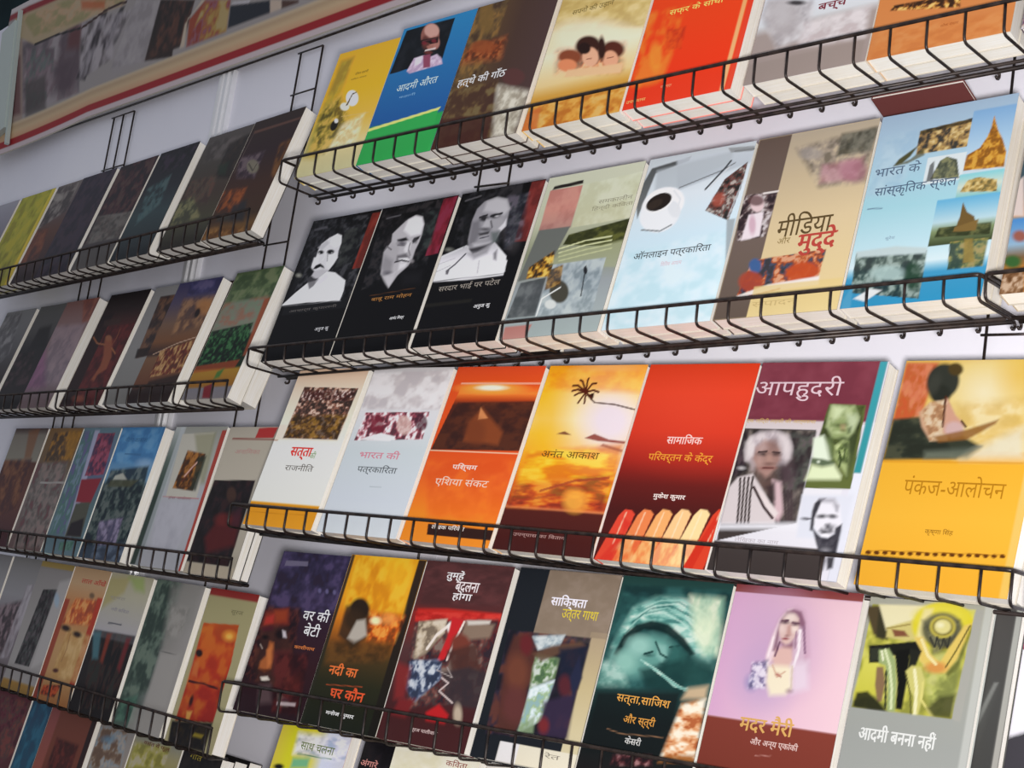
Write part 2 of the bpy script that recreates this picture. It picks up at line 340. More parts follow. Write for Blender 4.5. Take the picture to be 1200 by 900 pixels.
book(RIGHT[1],-0.4572,-0.0645,0.1367,0.2157,0.019,0.227,
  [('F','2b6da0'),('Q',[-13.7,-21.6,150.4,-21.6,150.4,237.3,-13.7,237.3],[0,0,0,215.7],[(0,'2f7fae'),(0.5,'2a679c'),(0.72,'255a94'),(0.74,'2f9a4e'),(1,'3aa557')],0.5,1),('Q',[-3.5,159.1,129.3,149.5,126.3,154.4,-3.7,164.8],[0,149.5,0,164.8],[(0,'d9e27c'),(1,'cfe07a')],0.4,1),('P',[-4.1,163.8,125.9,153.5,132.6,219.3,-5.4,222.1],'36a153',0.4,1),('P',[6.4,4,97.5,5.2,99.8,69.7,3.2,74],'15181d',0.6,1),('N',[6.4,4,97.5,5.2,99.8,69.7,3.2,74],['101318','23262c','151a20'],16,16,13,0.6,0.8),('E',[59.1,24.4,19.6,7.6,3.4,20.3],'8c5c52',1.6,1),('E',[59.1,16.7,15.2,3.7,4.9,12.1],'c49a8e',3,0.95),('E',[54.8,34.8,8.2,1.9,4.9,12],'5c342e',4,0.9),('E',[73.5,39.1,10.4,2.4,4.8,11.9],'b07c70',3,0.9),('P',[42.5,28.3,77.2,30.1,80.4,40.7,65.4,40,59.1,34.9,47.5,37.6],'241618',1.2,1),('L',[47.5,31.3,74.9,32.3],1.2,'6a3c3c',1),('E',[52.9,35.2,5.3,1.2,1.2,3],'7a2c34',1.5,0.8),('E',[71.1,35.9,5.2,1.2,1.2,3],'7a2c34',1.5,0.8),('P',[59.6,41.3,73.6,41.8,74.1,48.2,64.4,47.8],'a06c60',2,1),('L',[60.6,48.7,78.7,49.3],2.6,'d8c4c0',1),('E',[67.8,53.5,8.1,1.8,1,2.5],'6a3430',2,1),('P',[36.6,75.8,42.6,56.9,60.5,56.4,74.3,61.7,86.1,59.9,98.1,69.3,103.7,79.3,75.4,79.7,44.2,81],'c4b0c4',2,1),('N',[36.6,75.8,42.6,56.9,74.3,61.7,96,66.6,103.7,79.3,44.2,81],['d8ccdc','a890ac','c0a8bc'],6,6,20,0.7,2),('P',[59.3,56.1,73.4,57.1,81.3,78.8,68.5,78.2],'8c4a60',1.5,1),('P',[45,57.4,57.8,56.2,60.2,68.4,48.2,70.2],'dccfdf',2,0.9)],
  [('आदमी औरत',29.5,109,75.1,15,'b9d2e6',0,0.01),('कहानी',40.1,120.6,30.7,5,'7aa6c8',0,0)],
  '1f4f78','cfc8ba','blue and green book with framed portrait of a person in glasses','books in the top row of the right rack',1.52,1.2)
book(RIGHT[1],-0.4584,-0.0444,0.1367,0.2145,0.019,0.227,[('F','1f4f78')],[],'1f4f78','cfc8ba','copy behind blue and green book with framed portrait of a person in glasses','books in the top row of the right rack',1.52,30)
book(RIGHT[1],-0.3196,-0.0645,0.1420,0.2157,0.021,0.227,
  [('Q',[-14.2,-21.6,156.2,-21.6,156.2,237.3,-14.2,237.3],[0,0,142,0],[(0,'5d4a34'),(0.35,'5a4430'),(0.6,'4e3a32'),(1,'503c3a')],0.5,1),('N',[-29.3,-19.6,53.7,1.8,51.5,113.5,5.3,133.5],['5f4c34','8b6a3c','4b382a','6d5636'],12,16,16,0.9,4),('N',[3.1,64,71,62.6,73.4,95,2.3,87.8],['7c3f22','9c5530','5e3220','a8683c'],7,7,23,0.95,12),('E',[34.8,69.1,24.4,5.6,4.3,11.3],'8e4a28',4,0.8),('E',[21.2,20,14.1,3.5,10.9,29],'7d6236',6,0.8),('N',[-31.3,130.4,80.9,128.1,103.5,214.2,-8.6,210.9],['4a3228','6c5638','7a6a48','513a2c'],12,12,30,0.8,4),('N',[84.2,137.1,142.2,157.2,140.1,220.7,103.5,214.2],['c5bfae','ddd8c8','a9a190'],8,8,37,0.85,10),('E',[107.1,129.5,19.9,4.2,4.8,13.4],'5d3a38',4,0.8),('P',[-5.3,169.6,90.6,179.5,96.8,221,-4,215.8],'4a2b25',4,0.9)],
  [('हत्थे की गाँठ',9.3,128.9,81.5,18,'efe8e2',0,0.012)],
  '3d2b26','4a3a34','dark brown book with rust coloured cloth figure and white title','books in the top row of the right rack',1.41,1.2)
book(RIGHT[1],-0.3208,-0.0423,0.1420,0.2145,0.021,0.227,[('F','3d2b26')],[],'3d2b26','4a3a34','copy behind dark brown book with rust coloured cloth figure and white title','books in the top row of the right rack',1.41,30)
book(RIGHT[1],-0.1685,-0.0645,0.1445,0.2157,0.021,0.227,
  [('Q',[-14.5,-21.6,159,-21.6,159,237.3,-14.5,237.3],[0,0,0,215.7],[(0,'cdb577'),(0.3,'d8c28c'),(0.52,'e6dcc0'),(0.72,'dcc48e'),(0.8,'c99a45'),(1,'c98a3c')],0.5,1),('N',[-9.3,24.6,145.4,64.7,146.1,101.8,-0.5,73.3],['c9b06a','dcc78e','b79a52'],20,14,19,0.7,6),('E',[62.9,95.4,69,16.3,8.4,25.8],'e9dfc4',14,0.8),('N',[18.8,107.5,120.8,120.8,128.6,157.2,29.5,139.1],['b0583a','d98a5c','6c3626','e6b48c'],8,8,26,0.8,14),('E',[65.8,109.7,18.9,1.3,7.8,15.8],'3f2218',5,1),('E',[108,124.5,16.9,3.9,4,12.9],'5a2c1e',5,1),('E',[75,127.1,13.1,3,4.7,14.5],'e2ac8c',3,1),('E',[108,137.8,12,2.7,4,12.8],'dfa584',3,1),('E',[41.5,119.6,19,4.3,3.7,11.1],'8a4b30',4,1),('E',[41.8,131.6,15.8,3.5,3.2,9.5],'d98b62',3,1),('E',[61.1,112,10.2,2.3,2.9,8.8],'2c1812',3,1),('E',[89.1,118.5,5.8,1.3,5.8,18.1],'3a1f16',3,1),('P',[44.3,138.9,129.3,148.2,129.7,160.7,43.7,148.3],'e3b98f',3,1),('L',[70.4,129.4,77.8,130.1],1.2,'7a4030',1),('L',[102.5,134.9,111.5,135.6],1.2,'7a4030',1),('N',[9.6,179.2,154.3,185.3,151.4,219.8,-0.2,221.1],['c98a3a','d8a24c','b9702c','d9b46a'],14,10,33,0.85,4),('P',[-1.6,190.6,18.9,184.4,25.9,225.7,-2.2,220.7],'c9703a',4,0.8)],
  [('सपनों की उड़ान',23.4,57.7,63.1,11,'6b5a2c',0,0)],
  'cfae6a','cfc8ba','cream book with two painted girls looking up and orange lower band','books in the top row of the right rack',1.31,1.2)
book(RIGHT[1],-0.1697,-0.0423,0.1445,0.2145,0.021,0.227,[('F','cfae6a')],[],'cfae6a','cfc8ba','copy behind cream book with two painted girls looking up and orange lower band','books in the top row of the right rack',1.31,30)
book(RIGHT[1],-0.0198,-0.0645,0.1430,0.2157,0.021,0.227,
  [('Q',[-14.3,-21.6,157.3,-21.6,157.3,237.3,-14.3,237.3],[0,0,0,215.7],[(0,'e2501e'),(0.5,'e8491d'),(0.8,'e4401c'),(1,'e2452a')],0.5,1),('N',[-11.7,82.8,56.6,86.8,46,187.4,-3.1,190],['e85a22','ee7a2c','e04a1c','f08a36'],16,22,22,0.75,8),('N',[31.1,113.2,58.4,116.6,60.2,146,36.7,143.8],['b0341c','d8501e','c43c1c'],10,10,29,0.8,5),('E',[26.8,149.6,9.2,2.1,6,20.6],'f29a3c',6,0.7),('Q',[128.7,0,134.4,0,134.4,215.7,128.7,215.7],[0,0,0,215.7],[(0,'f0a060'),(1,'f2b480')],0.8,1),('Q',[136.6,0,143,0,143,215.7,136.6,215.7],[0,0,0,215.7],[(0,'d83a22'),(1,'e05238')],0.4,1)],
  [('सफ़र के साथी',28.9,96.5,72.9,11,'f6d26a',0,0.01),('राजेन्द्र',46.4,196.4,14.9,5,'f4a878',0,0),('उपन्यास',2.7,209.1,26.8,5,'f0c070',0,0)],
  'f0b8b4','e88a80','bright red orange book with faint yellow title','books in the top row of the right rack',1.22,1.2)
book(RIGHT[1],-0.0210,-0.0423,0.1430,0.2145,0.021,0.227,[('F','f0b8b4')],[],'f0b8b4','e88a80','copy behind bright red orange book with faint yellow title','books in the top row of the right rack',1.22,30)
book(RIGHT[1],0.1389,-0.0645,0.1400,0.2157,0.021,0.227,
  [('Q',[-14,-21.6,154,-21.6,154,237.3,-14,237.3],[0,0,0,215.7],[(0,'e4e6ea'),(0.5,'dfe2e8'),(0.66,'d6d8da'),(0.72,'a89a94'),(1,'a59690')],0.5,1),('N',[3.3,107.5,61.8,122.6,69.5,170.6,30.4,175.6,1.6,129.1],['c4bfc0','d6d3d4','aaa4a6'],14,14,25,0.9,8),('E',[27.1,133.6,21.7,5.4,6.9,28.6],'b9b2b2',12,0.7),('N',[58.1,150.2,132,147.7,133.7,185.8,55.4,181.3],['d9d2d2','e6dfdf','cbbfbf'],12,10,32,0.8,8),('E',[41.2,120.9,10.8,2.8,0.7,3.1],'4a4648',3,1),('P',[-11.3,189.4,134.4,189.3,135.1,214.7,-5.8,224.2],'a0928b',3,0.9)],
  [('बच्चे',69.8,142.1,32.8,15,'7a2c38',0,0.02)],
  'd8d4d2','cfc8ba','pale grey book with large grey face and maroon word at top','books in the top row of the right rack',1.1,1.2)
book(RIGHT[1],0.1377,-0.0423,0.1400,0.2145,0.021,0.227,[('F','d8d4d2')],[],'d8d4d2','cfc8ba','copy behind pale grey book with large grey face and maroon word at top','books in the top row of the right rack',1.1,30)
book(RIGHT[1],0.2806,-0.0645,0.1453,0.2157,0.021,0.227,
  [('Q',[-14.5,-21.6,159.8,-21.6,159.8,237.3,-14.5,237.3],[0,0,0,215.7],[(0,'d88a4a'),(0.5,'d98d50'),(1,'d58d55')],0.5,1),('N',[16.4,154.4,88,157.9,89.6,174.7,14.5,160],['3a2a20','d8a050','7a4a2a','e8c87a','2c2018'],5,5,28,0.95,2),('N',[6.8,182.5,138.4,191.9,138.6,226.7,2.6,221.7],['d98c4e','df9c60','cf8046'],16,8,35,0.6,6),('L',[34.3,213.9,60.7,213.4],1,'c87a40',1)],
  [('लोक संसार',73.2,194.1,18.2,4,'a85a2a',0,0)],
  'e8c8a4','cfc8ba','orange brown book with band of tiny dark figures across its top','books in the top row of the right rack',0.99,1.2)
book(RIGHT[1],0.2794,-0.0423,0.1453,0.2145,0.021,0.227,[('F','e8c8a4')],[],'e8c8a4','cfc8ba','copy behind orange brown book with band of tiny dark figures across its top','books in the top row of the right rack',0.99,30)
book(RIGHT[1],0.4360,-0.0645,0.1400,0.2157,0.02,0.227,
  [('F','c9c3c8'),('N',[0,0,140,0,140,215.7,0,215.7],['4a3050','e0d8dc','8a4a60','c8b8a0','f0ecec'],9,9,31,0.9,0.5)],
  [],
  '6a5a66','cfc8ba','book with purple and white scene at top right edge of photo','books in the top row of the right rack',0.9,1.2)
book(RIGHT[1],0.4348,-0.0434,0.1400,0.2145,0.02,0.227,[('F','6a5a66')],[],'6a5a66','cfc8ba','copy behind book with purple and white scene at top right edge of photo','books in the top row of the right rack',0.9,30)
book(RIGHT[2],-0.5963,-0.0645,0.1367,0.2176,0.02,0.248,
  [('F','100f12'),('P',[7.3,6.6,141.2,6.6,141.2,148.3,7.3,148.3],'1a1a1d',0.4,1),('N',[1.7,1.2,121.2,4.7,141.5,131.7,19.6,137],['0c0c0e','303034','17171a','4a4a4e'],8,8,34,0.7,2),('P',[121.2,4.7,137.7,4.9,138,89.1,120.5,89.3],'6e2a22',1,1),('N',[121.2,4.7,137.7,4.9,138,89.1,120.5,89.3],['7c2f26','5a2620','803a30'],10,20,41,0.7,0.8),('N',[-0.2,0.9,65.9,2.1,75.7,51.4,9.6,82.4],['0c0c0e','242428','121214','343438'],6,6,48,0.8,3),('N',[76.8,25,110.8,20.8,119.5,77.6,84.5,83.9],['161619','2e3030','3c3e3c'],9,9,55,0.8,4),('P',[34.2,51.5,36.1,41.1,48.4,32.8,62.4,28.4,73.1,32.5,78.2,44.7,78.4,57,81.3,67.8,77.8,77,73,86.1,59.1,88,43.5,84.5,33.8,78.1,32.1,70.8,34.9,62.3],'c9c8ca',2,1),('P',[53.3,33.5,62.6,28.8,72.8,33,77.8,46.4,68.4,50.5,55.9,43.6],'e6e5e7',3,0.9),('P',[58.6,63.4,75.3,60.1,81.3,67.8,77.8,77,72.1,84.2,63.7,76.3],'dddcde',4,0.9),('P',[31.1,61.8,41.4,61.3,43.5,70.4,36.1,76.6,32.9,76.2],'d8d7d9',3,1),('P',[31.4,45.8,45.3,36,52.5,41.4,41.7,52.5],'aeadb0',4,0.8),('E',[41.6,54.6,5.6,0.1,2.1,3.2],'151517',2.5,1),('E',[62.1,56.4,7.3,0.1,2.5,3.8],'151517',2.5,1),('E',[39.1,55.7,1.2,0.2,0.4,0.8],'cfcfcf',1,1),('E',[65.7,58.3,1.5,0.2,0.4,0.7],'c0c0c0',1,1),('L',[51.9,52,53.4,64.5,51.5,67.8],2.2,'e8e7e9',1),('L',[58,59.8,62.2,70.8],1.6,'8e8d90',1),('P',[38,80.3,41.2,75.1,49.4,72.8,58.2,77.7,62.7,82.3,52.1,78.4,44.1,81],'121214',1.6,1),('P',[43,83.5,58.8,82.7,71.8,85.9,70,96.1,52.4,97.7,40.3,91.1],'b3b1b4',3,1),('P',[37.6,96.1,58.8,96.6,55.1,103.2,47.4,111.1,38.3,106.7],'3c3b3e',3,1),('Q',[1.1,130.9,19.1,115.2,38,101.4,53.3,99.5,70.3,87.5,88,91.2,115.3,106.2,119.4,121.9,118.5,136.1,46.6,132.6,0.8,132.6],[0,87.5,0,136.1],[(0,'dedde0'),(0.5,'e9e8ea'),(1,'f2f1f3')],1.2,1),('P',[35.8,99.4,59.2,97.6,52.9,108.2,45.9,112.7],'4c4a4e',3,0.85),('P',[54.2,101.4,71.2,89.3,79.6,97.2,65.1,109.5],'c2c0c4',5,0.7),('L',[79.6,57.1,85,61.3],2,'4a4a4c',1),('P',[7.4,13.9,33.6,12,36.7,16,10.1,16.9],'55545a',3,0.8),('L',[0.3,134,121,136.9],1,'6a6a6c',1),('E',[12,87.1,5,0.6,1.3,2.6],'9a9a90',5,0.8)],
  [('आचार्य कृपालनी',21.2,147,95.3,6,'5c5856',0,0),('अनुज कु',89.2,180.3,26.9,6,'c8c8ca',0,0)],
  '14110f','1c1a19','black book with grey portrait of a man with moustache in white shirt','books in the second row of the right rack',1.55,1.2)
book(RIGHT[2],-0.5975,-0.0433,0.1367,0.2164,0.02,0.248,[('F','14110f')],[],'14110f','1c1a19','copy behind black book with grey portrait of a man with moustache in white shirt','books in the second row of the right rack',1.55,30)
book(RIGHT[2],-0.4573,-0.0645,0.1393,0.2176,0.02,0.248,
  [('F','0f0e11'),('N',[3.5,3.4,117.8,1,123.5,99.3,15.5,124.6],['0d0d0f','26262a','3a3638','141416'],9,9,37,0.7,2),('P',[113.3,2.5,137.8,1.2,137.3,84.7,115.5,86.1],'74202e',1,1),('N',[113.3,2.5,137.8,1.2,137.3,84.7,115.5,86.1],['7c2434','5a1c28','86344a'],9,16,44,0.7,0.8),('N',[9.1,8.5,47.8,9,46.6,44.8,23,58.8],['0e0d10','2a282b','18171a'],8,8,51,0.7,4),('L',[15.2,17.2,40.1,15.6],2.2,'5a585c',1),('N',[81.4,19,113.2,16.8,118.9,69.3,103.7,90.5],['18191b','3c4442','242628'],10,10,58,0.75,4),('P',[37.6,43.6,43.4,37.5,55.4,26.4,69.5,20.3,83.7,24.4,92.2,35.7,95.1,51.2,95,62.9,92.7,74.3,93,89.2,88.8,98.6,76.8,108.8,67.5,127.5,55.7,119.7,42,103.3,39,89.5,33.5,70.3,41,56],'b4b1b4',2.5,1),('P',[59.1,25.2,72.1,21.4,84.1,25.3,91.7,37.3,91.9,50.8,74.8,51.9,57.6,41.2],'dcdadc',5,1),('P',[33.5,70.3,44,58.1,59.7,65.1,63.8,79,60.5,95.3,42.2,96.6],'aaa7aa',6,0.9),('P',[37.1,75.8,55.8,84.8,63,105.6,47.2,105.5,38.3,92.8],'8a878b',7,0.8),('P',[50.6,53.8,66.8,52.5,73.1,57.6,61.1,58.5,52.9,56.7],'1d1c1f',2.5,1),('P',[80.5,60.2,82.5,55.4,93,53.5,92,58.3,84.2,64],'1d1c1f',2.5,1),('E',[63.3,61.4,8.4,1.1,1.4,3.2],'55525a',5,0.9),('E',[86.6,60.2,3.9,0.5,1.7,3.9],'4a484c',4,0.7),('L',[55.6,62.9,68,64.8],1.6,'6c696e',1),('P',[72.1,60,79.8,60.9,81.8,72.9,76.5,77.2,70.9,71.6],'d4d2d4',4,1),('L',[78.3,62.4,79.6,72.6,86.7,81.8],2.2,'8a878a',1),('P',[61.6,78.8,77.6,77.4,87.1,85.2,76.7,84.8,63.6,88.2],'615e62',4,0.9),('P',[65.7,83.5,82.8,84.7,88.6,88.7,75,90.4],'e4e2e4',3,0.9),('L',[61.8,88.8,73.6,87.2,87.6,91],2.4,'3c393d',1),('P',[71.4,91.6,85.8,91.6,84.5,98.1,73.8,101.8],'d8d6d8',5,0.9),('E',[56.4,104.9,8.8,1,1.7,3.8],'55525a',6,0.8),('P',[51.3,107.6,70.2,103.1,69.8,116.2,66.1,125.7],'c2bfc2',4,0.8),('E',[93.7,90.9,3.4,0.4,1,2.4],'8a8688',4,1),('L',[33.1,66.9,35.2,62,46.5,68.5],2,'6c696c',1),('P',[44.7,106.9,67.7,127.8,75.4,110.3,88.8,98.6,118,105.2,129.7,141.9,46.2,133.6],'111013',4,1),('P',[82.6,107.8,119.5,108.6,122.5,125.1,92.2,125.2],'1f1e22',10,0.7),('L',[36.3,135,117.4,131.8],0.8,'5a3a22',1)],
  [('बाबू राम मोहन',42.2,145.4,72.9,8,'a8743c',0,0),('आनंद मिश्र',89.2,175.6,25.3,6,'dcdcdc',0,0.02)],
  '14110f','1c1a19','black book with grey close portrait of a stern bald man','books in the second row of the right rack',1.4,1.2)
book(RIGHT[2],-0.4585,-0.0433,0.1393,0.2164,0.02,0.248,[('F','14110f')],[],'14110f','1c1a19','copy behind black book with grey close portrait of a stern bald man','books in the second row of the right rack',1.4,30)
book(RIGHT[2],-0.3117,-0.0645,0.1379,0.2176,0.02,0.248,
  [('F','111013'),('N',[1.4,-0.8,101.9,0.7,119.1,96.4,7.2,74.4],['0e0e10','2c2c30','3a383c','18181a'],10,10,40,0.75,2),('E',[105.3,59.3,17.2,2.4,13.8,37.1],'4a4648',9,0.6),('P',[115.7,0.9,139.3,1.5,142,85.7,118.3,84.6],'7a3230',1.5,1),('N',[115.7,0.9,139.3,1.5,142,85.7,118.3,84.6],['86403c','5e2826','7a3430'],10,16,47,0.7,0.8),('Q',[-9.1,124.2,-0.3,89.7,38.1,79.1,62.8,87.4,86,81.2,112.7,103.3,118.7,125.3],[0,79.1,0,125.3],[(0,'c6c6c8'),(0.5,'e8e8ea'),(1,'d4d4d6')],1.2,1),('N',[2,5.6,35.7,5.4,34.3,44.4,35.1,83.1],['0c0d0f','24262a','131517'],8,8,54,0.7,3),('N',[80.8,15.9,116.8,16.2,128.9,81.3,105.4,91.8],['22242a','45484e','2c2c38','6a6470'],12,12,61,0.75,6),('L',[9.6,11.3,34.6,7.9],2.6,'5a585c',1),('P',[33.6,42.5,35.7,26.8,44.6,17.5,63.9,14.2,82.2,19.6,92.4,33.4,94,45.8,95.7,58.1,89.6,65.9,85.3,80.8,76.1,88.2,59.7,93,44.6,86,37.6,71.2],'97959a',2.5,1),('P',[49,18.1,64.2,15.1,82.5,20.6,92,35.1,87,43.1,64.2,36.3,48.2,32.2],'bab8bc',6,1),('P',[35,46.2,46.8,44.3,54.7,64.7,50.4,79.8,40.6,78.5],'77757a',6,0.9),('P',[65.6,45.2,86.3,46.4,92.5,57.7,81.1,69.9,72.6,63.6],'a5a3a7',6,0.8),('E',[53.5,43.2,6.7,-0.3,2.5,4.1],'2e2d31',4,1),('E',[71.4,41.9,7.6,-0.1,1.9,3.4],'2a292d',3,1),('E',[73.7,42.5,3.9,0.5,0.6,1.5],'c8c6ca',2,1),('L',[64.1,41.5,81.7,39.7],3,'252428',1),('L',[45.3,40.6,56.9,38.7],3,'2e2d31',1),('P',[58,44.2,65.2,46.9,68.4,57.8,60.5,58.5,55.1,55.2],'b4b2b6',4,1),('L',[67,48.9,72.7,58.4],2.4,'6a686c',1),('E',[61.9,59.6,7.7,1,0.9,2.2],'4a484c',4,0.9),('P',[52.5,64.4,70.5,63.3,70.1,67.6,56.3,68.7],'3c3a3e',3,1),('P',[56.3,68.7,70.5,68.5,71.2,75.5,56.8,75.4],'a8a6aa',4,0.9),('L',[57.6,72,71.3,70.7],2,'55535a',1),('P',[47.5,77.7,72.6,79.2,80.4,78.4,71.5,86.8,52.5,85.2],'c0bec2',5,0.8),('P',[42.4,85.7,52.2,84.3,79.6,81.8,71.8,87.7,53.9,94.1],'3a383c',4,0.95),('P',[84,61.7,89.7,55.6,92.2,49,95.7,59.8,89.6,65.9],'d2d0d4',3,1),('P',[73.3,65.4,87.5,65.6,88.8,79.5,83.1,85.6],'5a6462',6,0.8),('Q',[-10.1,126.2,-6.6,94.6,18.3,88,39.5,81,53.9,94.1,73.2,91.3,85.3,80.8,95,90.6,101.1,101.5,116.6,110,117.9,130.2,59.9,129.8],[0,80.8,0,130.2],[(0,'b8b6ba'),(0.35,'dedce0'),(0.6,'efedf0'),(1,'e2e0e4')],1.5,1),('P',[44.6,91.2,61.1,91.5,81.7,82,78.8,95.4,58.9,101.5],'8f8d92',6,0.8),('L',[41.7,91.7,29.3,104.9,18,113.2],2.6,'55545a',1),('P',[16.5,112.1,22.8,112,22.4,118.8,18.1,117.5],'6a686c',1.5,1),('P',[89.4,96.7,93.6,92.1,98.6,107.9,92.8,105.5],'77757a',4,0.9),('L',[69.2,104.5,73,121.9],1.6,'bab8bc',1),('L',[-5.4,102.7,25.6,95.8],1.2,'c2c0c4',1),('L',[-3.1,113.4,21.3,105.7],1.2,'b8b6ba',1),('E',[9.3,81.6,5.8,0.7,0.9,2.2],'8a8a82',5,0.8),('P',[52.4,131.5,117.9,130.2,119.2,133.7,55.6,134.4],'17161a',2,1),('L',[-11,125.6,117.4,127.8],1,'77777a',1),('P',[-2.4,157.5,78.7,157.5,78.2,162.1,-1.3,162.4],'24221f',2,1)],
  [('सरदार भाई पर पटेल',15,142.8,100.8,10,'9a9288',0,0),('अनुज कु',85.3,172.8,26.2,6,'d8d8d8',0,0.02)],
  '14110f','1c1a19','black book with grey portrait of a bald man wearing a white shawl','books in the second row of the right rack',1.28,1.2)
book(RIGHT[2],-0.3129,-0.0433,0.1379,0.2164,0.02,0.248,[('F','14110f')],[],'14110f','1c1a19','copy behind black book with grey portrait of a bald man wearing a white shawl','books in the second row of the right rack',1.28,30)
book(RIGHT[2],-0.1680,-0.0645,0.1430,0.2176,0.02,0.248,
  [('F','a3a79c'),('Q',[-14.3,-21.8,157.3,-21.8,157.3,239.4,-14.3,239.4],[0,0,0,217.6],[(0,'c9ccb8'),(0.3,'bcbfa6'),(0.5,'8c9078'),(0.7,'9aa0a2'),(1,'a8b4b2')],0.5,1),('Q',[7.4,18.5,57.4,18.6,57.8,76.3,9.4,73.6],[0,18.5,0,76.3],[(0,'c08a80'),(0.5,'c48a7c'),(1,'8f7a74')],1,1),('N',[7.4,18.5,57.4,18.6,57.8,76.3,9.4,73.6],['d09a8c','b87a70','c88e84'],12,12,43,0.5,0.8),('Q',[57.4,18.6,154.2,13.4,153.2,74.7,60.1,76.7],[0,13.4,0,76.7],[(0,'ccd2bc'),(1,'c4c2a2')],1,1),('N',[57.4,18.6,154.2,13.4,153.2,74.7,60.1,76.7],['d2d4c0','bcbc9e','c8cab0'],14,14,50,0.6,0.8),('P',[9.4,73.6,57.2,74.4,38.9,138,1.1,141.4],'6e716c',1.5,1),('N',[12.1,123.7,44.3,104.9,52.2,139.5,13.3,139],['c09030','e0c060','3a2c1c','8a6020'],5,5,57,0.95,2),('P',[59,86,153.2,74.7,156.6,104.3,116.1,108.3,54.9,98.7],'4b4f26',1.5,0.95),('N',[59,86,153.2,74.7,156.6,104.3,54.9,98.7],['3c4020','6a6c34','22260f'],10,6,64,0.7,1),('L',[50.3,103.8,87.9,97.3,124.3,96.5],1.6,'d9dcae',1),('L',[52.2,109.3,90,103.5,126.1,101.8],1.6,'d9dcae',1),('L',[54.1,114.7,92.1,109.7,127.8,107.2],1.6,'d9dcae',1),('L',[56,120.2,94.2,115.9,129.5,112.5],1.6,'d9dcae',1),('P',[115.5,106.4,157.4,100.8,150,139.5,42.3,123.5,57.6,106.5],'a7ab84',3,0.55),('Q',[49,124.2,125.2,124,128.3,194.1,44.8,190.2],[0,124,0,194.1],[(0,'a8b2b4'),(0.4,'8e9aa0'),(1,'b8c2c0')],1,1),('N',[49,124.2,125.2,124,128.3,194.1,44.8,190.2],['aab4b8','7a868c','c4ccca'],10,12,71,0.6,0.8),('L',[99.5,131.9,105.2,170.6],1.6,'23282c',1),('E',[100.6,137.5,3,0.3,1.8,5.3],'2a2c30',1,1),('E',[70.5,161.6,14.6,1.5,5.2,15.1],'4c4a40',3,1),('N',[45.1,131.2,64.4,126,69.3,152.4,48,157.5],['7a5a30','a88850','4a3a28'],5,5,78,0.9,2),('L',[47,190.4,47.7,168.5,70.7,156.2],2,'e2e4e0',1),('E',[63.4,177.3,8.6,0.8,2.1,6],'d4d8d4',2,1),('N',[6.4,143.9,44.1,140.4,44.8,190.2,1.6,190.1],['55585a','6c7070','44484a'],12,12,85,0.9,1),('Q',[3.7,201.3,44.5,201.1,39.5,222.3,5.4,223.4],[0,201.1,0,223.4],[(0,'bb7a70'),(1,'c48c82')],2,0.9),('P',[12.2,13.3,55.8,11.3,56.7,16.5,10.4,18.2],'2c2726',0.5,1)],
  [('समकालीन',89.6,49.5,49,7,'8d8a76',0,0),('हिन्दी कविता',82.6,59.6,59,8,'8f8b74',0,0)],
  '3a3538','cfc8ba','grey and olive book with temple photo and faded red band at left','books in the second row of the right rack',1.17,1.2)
book(RIGHT[2],-0.1692,-0.0433,0.1430,0.2164,0.02,0.248,[('F','3a3538')],[],'3a3538','cfc8ba','copy behind grey and olive book with temple photo and faded red band at left','books in the second row of the right rack',1.17,30)
